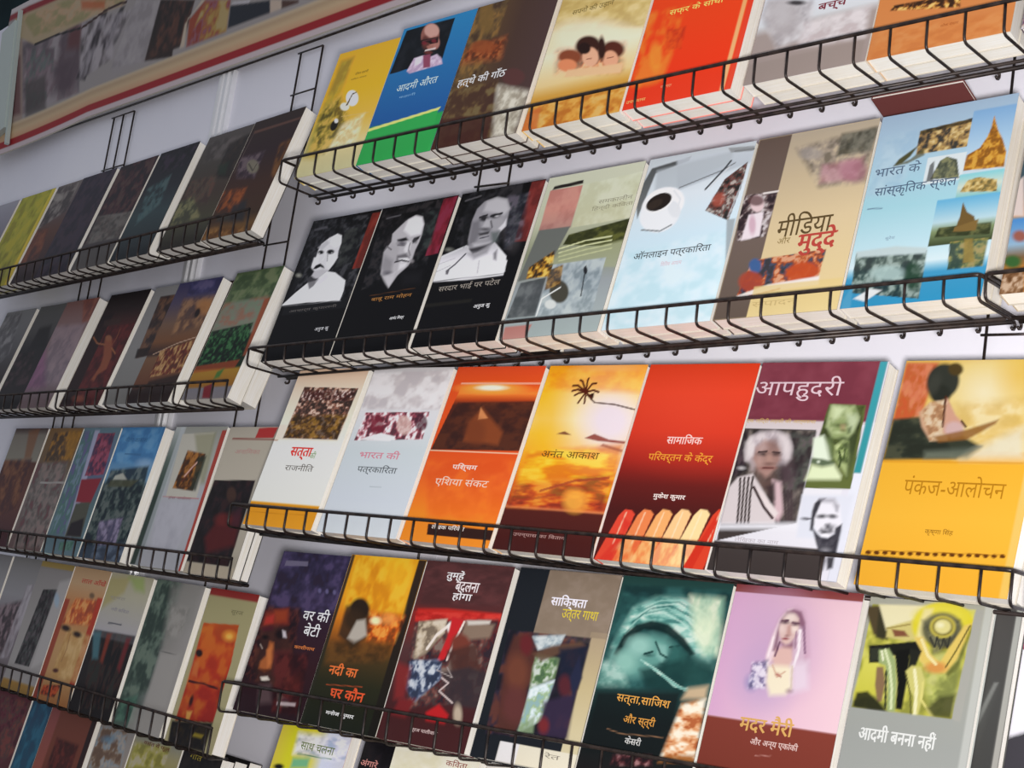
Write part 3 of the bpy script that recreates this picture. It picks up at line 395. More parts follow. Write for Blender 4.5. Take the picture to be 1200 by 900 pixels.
book(RIGHT[2],-0.0189,-0.0645,0.1400,0.2176,0.02,0.248,
  [('Q',[-14,-21.8,154,-21.8,154,239.4,-14,239.4],[0,0,0,217.6],[(0,'c4ccd2'),(0.25,'dbe4ea'),(0.5,'cfe4ee'),(0.75,'c8e4ea'),(1,'d6ebee')],0.5,1),('N',[-27.4,125.4,133.5,110.4,143.9,225.2,-4.9,230.2],['cfe6ee','dcebf2','c2dfe8','e2eef2'],24,20,46,0.7,8),('Q',[5.6,12.4,57,5.5,55.5,10.8,13.1,20.4,5.3,78.5,-6.4,47.2],[0,5.5,0,78.5],[(0,'3a3c3c'),(1,'6a6c6a')],2,0.9),('Q',[37.4,4,140.6,9.5,139.8,27.3,50.4,48.7],[0,4,0,48.7],[(0,'c8d0d8'),(1,'aab2ba')],4,0.8),('P',[14,16.8,113.4,8.2,113.6,22.8,49.3,44.8,19.3,47.5],'b6bec4',5,0.8),('E',[36.1,64.7,23.9,-10,16.6,20.9],'f2f2f4',2.5,1),('E',[36.6,79.3,23.4,-5.3,12.5,19.3],'e9ebee',3,1),('E',[33.2,78.1,21,-6.7,15.3,21.2],'eceef0',2.5,1),('E',[53.7,72.8,7.3,-1.6,7.1,11.2],'e2e5e8',2,1),('E',[29.3,60,16.9,-7,9.3,11.7],'f4f4f4',1,1),('E',[29.3,60,14.8,-6.2,7.5,9.5],'2b2320',1,1),('E',[24.5,62.3,9.1,-3.8,3.8,4.8],'3e332c',2,0.8),('L',[15.9,93.9,42.4,98.9,55.8,92.8],2,'8f9496',1),('L',[46.4,48,58.5,60.8,58.2,75.2],2.4,'e2e4e6',1),('L',[52.5,45.3,105.1,31.4,119.5,24.5],1.3,'6b6d6e',1),('L',[89,52.9,108,29,113.1,20.9],2.6,'45464a',1),('L',[94.3,51.9,113.2,28.1],1.2,'d8d8da',1),('L',[115.5,9.3,139.6,10.1],2.4,'505254',1),('P',[104.7,3,139.8,6.5,138.9,12.8,110.2,9.8],'8d9092',1,0.8),('P',[96.8,80.8,111.3,43.9,135.9,25.9,136,53.3,130.2,97.9],'3d3836',1,1),('N',[96.8,80.8,111.3,43.9,135.9,25.9,136,53.3,130.2,97.9],['2c2828','6a6460','8a4a44','46423e','c4b8b0'],5,5,53,0.85,1),('L',[128.7,92.5,135.5,51.4],1.6,'b8bcc0',1),('E',[110.3,69.4,7.3,5.1,-3.7,7.5],'b8604e',4,0.7),('P',[128,96.5,138.6,96.6,143,145.7,140.4,148.8],'9aa0a2',2,0.8),('P',[147.2,199.4,148.5,153.1,144,149.2,140.6,152.1],'70747a',1.5,0.7)],
  [('ऑनलाइन पत्रकारिता',16.2,135,100.5,13,'45484c',0,0.005),('विविध आयाम',56.5,144.8,27.1,6,'d8b8c0',0,0)],
  'cfd6d4','cfc8ba','pale blue book with a coffee cup and keyboard photo','books in the second row of the right rack',1.07,1.2)
book(RIGHT[2],-0.0201,-0.0433,0.1400,0.2164,0.02,0.248,[('F','cfd6d4')],[],'cfd6d4','cfc8ba','copy behind pale blue book with a coffee cup and keyboard photo','books in the second row of the right rack',1.07,30)
book(RIGHT[2],0.1247,-0.0645,0.1411,0.2176,0.02,0.248,
  [('F','d9c6a0'),('Q',[39.5,0,141.1,0,141.1,217.6,39.5,217.6],[0,0,0,217.6],[(0,'b8ab98'),(0.25,'cbb99a'),(0.5,'dcc8a2'),(1,'e2cd9a')],0.5,1),('Q',[0,0,40.2,0,40.2,217.6,0,217.6],[0,0,0,217.6],[(0,'6c5c54'),(0.5,'7c6c64'),(1,'6e6056')],0.4,1),('N',[49.5,19.1,141.9,10.5,140.1,75.4,89,73.9],['8a8078','c4b49c','5c5650','a09488'],9,9,49,0.75,8),('N',[100.7,11.2,141.9,10.5,140.1,38.8,100.3,38.5],['3c3e34','5a5a50','77766a'],8,8,56,0.85,5),('E',[68.8,29.5,13.8,2.5,1.9,7.9],'a8a09a',5,0.7),('N',[85.9,46.2,133.4,44.4,129.7,70.4,87.8,68.6],['b0848a','c49aa0','a07478'],10,8,63,0.8,6),('E',[124.1,59.5,16.2,2.7,3,13.8],'b07888',8,0.6),('N',[-6.9,69.2,39.8,69.5,38.2,123.6,4.6,126],['2a2028','8a7a78','4a3a40','d8d0d0'],6,6,70,0.9,2),('E',[17.9,81.7,8.6,1.3,2.8,10.7],'e8cfd0',2,1),('P',[10.9,94.4,28.9,93.6,31.2,122.7,9.5,125],'f0e4e8',2,1),('E',[15.6,77.9,10,1.5,1.7,6.5],'5a3838',3,0.8),('L',[23,70.3,40,70.2],2,'e8e0dc',1),('E',[18.7,107.5,4.3,0.6,3.1,12],'d8b8c4',3,1),('N',[30,151,114.1,148.1,112.3,181.4,21.9,191.3],['3a4a6a','8a4030','c86a3a','2c3040','d8a080'],7,7,77,0.95,1),('E',[35.2,158.2,7.6,0.9,2.3,8.8],'4a6a9a',3,1),('E',[92.5,171.3,18.1,-1.9,4.9,11.2],'c4562c',4,0.95),('E',[34.8,176.3,15.1,1.6,3.1,12.1],'b0503a',4,0.9),('P',[21.9,191.3,56.2,181.8,113.2,178.3,114.8,188,58.3,190.1,24.5,194.8],'eae2dc',2,1),('L',[26.3,195,70.9,188.2],2,'b04a4a',1),('Q',[40.4,182.8,141.1,182.8,141.1,217.6,40.4,217.6],[0,182.8,0,217.6],[(0,'e0c98c'),(1,'e6d29a')],2,0.8)],
  [('मीडिया',50.8,127.2,62.5,27,'5c4a2c',0,0.005),('और',54.8,135.7,14.8,9,'8a7444',0,0),('मुद्दे',78.8,152.9,42.7,32,'b8463c',0,0.02),('संपादन',43,207.2,51.6,8,'c8b078',0,0)],
  '6a5c56','cfc8ba','tan book with taupe side strip and red word in its title','books in the second row of the right rack',0.96,1.2)
book(RIGHT[2],0.1235,-0.0433,0.1411,0.2164,0.02,0.248,[('F','6a5c56')],[],'6a5c56','cfc8ba','copy behind tan book with taupe side strip and red word in its title','books in the second row of the right rack',0.96,30)
book(RIGHT[2],0.2691,-0.0645,0.1402,0.2176,0.02,0.248,
  [('Q',[-14,-21.8,154.2,-21.8,154.2,239.4,-14,239.4],[0,0,0,217.6],[(0,'a9c0d6'),(0.2,'b4d0e2'),(0.5,'aedae4'),(0.72,'c8e6ee'),(0.8,'dceef2'),(0.86,'4aa0c8'),(1,'3c9cc6')],0.5,1),('N',[9.8,24.7,45.6,21.5,36.2,94.8,-0.7,92.4],['b4cede','a6c4da','c4dae6'],14,14,52,0.6,8),('N',[44.7,24.6,97.9,20.2,97.9,52.4,45.7,52.7],['8a6a3c','c8a45c','3a3020','a88850','e0c890'],5,5,59,0.95,0.8),('P',[44.7,24.6,97.9,20.2,98.1,24.5,44.7,29.2],'3a3424',1,0.8),('P',[46.5,41.4,39.9,53.3,32.2,60.2,23.5,62,28.1,54.5],'5a5a3c',2,1),('P',[23.5,62,40.5,56.7,53.3,45.9,54.9,54.4,38.4,61.2],'6a6440',2,0.8),('Q',[97.9,12.1,148.9,12.1,148.9,84.9,97.9,84.9],[0,12.1,0,84.9],[(0,'8ab4dc'),(0.6,'b8d4e8'),(1,'d0e0e8')],0.4,1),('P',[119.2,21.3,125.7,38.5,132.5,50.9,138.5,66.1,138.9,81.7,98.5,79.5,99.7,62.3,111.3,56.4,116.8,44.8,118.9,35.6],'c8923c',1,1),('N',[119.2,21.3,125.7,38.5,132.5,50.9,138.5,66.1,138.9,81.7,98.5,79.5,99.7,62.3,111.3,56.4,116.8,44.8,118.9,35.6],['a86e28','e0b050','8a5a24','d8a040'],4,5,66,0.85,1),('P',[59.2,58.4,98.8,58.4,98.8,88.9,59.2,88.9],'dfe8ea',0.4,1),('N',[66.4,83.7,72.8,64,79.3,60.3,90.3,65.4,96.2,87],['5c6048','8a8a60','40462e'],4,5,73,0.95,0.8),('P',[62.5,86.2,63.2,67.1,66.8,62.9,69.7,85.8],'4a4a48',1,0.8),('Q',[96.5,83.9,140,83.9,140,112.5,96.5,112.5],[0,83.9,0,112.5],[(0,'8fd4dc'),(0.5,'d8e0d0'),(1,'7ac4cc')],0.4,1),('N',[99.9,103.2,104.9,91.5,115.6,89.2,134.4,94.8,136.6,108],['a88c48','c8a860','7a6a38','e0cc90'],4,4,80,0.95,0.8),('Q',[78.4,109.2,141.2,109.2,141.2,159.1,78.4,159.1],[0,109.2,0,159.1],[(0,'70b8dc'),(0.5,'c0dce4'),(0.7,'8a9a70'),(1,'4a5438')],0.4,1),('N',[83.3,150.1,85.6,139.7,136.7,140.7,137.5,153.3],['4a5034','6c7048','3a4028'],6,5,87,0.95,1),('P',[104.8,114.8,111.1,126.4,119,132.1,121.7,140.1,102.8,142,104.8,130.1],'7a6238',1,1),('P',[101.4,141.8,123.7,135.8,123.1,147.8,100.8,146.3],'8a7040',1,1),('N',[99.9,156.8,136.8,157.1,136.5,186.5,102.7,186.5],['5a6a48','8a8a50','3a4a38','a89860'],6,6,94,0.95,0.8),('P',[113.5,155.5,121.8,156,127.6,181.1,116.8,181.3],'a08a4a',2,0.8),('N',[4.1,157.2,78.7,163.2,80.1,214.4,7.7,201.2],['3a4a44','6a7a70','2c3834','a0b0a8'],7,8,101,0.95,0.8),('P',[3.8,155.5,45.3,154.5,78.1,160.1,78.7,166.3,5.8,162.1],'c8d8d8',3,1),('E',[42.5,183.4,17.8,2,1.7,8.1],'b8d0cc',5,0.8),('E',[69.6,189.4,8.7,1,3,15.3],'32503c',4,0.8),('P',[12.1,207.7,28,198.6,40.4,201.4,25,212],'e8ecec',2,1),('P',[0.5,209.7,8.7,192,11.1,216.8,1.8,222.1],'5aa8cc',2,1),('L',[5.7,107.9,21.2,109.2],1.2,'7088a0',1)],
  [('भारत के',5.4,72.3,48.2,13,'5c6e84',0,0.004),('सांस्कृतिक स्थल',9.5,97.9,84.9,16,'50647c',0,0.004),('सुरेश',32.2,147.2,10,5,'8aa0b4',0,0)],
  'e8e4e0','cfc8ba','light blue book with many small photos of temples and ruins','books in the second row of the right rack',0.85,1.2)
book(RIGHT[2],0.2679,-0.0433,0.1402,0.2164,0.02,0.248,[('F','e8e4e0')],[],'e8e4e0','cfc8ba','copy behind light blue book with many small photos of temples and ruins','books in the second row of the right rack',0.85,30)
book(RIGHT[2],0.4260,-0.0645,0.1400,0.2000,0.02,0.248,
  [('Q',[-14,-20,154,-20,154,220,-14,220],[0,0,0,200],[(0,'56707a'),(0.45,'4c6068'),(0.6,'e0a060'),(0.62,'5a9ad8'),(0.75,'a0c0d8'),(0.82,'8a6a4a'),(0.9,'e0983c'),(1,'e8a040')],0.5,1),('P',[-6.3,85.9,3.1,78.3,10,121.3,-3.5,119.4],'e8d8d0',3,1),('E',[9.3,141.8,6.6,0.9,1,6],'a86a5c',4,1),('E',[7,167.7,7.9,0.9,1.1,6.5],'44703c',4,1),('N',[-9.6,177.4,19,177.7,23.1,203.7,-8.3,200.6],['8a6a50','d8c0a8','5a4030'],4,6,55,0.9,0.8)],
  [],
  'd8c8b0','cfc8ba','teal and orange book with railing photo at right edge of photo','books in the second row of the right rack',0.74,1.2)
book(RIGHT[2],0.4248,-0.0433,0.1400,0.1988,0.02,0.248,[('F','d8c8b0')],[],'d8c8b0','cfc8ba','copy behind teal and orange book with railing photo at right edge of photo','books in the second row of the right rack',0.74,30)
book(RIGHT[2],-0.3980,-0.0085,0.1350,0.2360,0.008,0.200,
  [('F','9a9698')],
  [],
  '8a8688','cfc8ba','plain grey book peeping above the stern bald man portrait book','books in the second row of the right rack',1.34,30)
book(RIGHT[2],-0.1850,-0.0075,0.0600,0.2320,0.006,0.200,
  [('F','2c2726')],
  [],
  '2c2726','cfc8ba','narrow charcoal booklet peeping above the grey and olive book','books in the second row of the right rack',1.24,30)
book(RIGHT[3],-0.5867,-0.0645,0.1366,0.2219,0.017,0.226,
  [('Q',[-13.7,-22.2,150.3,-22.2,150.3,244.1,-13.7,244.1],[0,0,0,221.9],[(0,'d4b49a'),(0.12,'d8c4b0'),(0.5,'e4ded0'),(0.85,'e2dccc'),(0.86,'cf8f22'),(1,'d2942a')],0.5,1),('N',[21,26.4,129.1,28.4,123.9,99.7,16.7,100.4],['3a2420','6a4a40','c8b0a0','2c1c18','8a5a48'],5,4,64,0.97,0.6),('N',[19.6,67.7,126.1,66.2,123.9,99.7,16.7,100.4],['4a3418','7a5a28','3a2c1c','94702e'],8,6,71,0.85,6),('N',[23.2,30.5,125.6,32.4,121.7,46.4,22.1,45],['5a2c2a','e0d0c8','3a2020'],4,4,78,0.7,2),('P',[-63.2,81.4,14.9,81.4,14.9,102.5,-63.2,102.5],'d8cabc',2,1),('P',[-88.4,103,9.1,102.6,7.3,104.7,-88.2,105.5],'b8a090',1,1),('L',[-17.1,204.8,119.8,202.7],0.8,'b87a1c',1)],
  [('सत्ता',42.1,129.9,42.1,17,'c8342c',0,0.03),('की',83.4,127,11,10,'6a8a4a',0,0),('राजनीति',43.3,145,55.5,10,'55504a',0,0)],
  'd8d0c0','cfc8ba','cream book with crowd photo at top and amber band at foot','books in the third row of the right rack',1.47,1.2)
book(RIGHT[3],-0.4394,-0.0645,0.1416,0.2219,0.017,0.226,
  [('Q',[-14.2,-22.2,155.8,-22.2,155.8,244.1,-14.2,244.1],[0,0,0,221.9],[(0,'c6c2c2'),(0.2,'d8d6d6'),(0.3,'d4d4d6'),(0.5,'c4ccce'),(0.8,'c6ccd2'),(1,'cdd3d6')],0.5,1),('N',[-1.9,6.4,149.3,3.7,143.5,56.5,1.8,58],['c4bcbc','d8d4d4','b8b0b2','e2dede'],20,16,67,0.8,4),('N',[11.7,61.9,125.5,59.7,129.6,95.8,9.2,100],['8a3a4a','d8c0c4','5a2c38','f0e8e8','b87880'],6,7,74,0.97,0.8),('E',[41,78.9,12.3,-0.2,6.6,13.7],'7a2838',3,0.8),('E',[89.2,78,12.9,-0.2,5.9,12.7],'c8a8a0',3,0.8),('P',[16.5,98.7,53.6,89,81.2,93.3,73.8,99.1],'efeaea',2,1),('E',[117.1,73.7,10.7,-0.2,5.1,11.1],'4a2a38',3,0.8),('L',[67,159.3,87.2,159.1],1,'a8b0b4',1)],
  [('भारत की',28.7,123.2,71.5,11,'c8808e',0,0.02),('पत्रकारिता',33.8,144.3,70.3,13,'5a6064',0,0.01)],
  'dcdcdc','cfc8ba','pale grey book with strip photo of faces and pink title','books in the third row of the right rack',1.3,1.2)
book(RIGHT[3],-0.2907,-0.0645,0.1408,0.2219,0.017,0.226,
  [('Q',[-14.1,-22.2,154.9,-22.2,154.9,244.1,-14.1,244.1],[0,0,0,221.9],[(0,'d8522c'),(0.08,'dc5826'),(0.5,'dd5a24'),(0.62,'e0662a'),(0.85,'ef8c2a'),(1,'f09030')],0.5,1),('Q',[17.1,21.9,153.4,22.2,145.3,105.5,1,108.1],[0,21.9,0,108.1],[(0,'d84e1c'),(0.15,'f08a3a'),(0.25,'b84c20'),(0.33,'5a2c20'),(1,'4a2a22')],0.5,1),('E',[65,28.3,49.5,-0,3,7.3],'f8a848',6,0.9),('E',[66.1,27.6,22.7,-0,1.4,3.3],'fff0d8',3,1),('N',[19.3,46.9,149,44.2,145.3,105.5,1,108.1],['4a2a22','3c2420','5e3424'],16,10,70,0.8,2),('P',[61.5,52.8,107.2,83.8,105.8,99.7,49.8,95.9,49,72.3],'8e4c2a',6,0.9),('P',[59.2,52.9,76.3,66.4,61.2,68.5],'d08a58',2,1),('E',[63.5,84.7,16.2,-0.4,7.5,17.7],'7a4026',10,0.7),('L',[14.2,21.9,154.3,22.2],1.6,'f2b49a',1),('L',[-5.9,109.1,146.8,109.3],1.3,'f6c8a8',1),('P',[37.2,199.4,143.1,200.9,141.5,212.6,41.1,213],'3a2420',0.6,1),('N',[0.3,122.8,143.7,117.7,143.9,192.4,31.9,192.7],['e0642a','d85420','ec7a2c'],22,18,77,0.45,8)],
  [('पश्चिम',45.8,133.9,39.1,10,'f6d8cc',0,0.02),('एशिया संकट',25.7,153.9,84.9,13,'f4c8b4',0,0.01),('लेखक परिवेश',44.5,205.1,52.3,6,'e8dcd4',0,0.02)],
  'e0a880','cfc8ba','orange book with dark photo of glowing pyramid at dusk','books in the third row of the right rack',1.17,1.2)
book(RIGHT[3],-0.1434,-0.0645,0.1397,0.2219,0.017,0.226,
  [('Q',[-14,-22.2,153.7,-22.2,153.7,244.1,-14,244.1],[0,0,0,221.9],[(0,'e8961e'),(0.15,'f2c23c'),(0.3,'f0d890'),(0.38,'f2c44a'),(0.55,'efa024'),(0.65,'dd7424'),(0.76,'b84a26'),(0.775,'e0905a'),(0.785,'5a2620'),(1,'4c2220')],0.5,1),('E',[107.6,63.7,64.8,-1,17.5,49.3],'f4e8c8',40,0.75),('E',[110.8,67.1,34.6,-0.6,10.5,29.7],'e8dcec',24,0.8),('E',[17,61.6,25,-0.3,22.3,57.9],'f4c020',24,0.7),('N',[3.8,5,138.3,6.2,141.7,33.2,4.8,30],['f0a820','f2c040','ea8a1c'],22,12,73,0.6,8),('N',[5,107,137.4,93,141,157.6,6.8,164.9],['f0c02c','e8921e','f6d848','dc7a20'],30,9,80,0.75,8),('N',[3,144.8,138.4,128.8,135.5,169.1,3.2,171.9],['b8482a','d8702a','8a3426','e89a3c'],22,7,87,0.85,8),('E',[95.3,160.1,15.4,-0.8,4.7,12.7],'f2b04a',10,0.8),('L',[43.4,151.3,86.9,137.6,132,132.3],3,'a04030',0.7),('L',[19.2,164.3,65.3,155.1],3,'a8402a',0.6),('P',[65.9,36.9,77.3,40.3,76.8,33.4],'3a1a10',0.8,1),('L',[64.4,32.7,50.2,24.9,42.6,25.1],2.6,'5a2412',1),('L',[64.4,32.7,54.9,33.8,49.5,36.9],2.6,'5a2412',1),('L',[64.4,32.7,54.7,19.7,50.8,18.1],2.6,'5a2412',1),('L',[64.4,32.7,61.5,18.1,62.4,16],2.6,'5a2412',1),('L',[64.4,32.7,69.6,22.8,75.3,22.3],2.6,'5a2412',1),('L',[64.4,32.7,74.4,30.6,82.2,32.7],2.6,'5a2412',1),('L',[64.4,32.7,60.4,40.5,57.8,45.9],2.6,'5a2412',1),('L',[64.4,32.7,66,41,67,46.5],2.6,'5a2412',1),('L',[64.4,32.7,71,37.4,75.8,41.6],2.6,'5a2412',1),('L',[64.4,32.7,51.4,29.6,44.1,31.4],2.6,'5a2412',1),('L',[68.4,36.9,81.2,45.4,109.8,47.5,143,53.9],1.6,'4a2414',1),('P',[40.2,83.7,51.3,80.4,63.3,84.9],'8a5a3c',1,1),('P',[82.5,87.8,94.6,82.5,116.5,88.6,140.3,90.3,139.3,93,101.5,90.7],'9c5a50',1.5,1),('P',[110.5,93.7,139.9,100.1,138.9,102.8,107.5,96.5],'a8604a',2,0.8)],
  [('अनंत आकाश',28.4,112.2,81.6,10,'5a4418',0,0),('उपन्यास का वितान',23.9,206.1,74.4,6,'b08a84',0,0.01)],
  'dcae7a','cfc8ba','yellow sunset book with palm tree and lilac sea','books in the third row of the right rack',1.06,1.2)
book(RIGHT[3],0.0000,-0.0645,0.1390,0.2219,0.017,0.226,
  [('Q',[-13.9,-22.2,152.9,-22.2,152.9,244.1,-13.9,244.1],[0,0,0,221.9],[(0,'d2401e'),(0.15,'e2482a'),(0.35,'d43c26'),(0.5,'a82c22'),(0.62,'6e2420'),(0.75,'54201e'),(1,'5a2220')],0.5,1),('E',[68.6,49.3,76.5,-0.7,13.1,41.3],'e8563a',60,0.5),('P',[16.2,173,22.3,165.7,31.4,166.5,36.5,170.5,22.6,238.6,-3.9,237.9],'e2503a',1,1),('L',[25,169.3,19.5,203.4],1.6,'fbe6c4',0.6),('L',[36.4,172.4,24.5,235.4],1,'7a2a1c',0.7),('P',[40.2,171.5,46.2,164.3,55.1,165.1,60.1,169.1,46.1,236.5,20.1,235.8],'ea8a54',1,1),('L',[48.8,167.9,43.2,201.7],1.6,'fbe6c4',0.6),('L',[60,171,47.9,233.3],1,'7a2a1c',0.7),('P',[63.7,170.1,69.6,163,78.3,163.7,83.2,167.7,69.2,234.4,43.7,233.7],'f0b070',1,1),('L',[72.2,166.5,66.5,199.9],1.6,'fbe6c4',0.6),('L',[83.1,169.5,71,231.3],1,'7a2a1c',0.7),('P',[86.7,168.7,92.5,161.6,101.1,162.3,105.8,166.3,91.8,232.4,66.8,231.7],'f4c890',1,1),('L',[95,165.1,89.3,198.2],1.6,'fbe6c4',0.6),('L',[105.7,168.1,93.6,229.3],1,'7a2a1c',0.7),('P',[109.3,167.3,115,160.3,123.4,161,128,165,114,230.4,89.5,229.7],'f6d8a0',1,1),('L',[117.4,163.8,111.7,196.6],1.6,'fbe6c4',0.6),('L',[127.9,166.8,115.7,227.4],1,'7a2a1c',0.7),('P',[131.4,165.9,137,159,145.3,159.7,149.8,163.6,135.7,228.5,111.7,227.7],'d84a30',1,1),('L',[139.4,162.5,133.6,195],1.6,'fbe6c4',0.6),('L',[149.7,165.4,137.4,225.4],1,'7a2a1c',0.7),('N',[32.6,193.2,124.4,192.7,113.7,223.1,6.9,226.1],['e0402c','f0b070','e87a3c','f4d090'],7,12,76,0.45,4),('P',[5.9,223.1,35.6,180.6,22.6,175.1,29,193.4,22.5,227.9],'d83c30',4,0.8),('P',[136.2,165.1,138.9,173.8,124.1,223.7,112,223.3],'d03a26',1,1)],
  [('सामाजिक',49.8,91.5,44.4,11,'f4ccc4',0,0.02),('परिवर्तन के केंद्र',32.4,113.3,80.4,13,'e89a34',0,0.01),('मुकेश कुमार',52.9,153.5,40,8,'f4e4dc',0,0.02)],
  'c8584a','cfc8ba','red book with row of coloured pencils along its foot','books in the third row of the right rack',0.96,1.2)
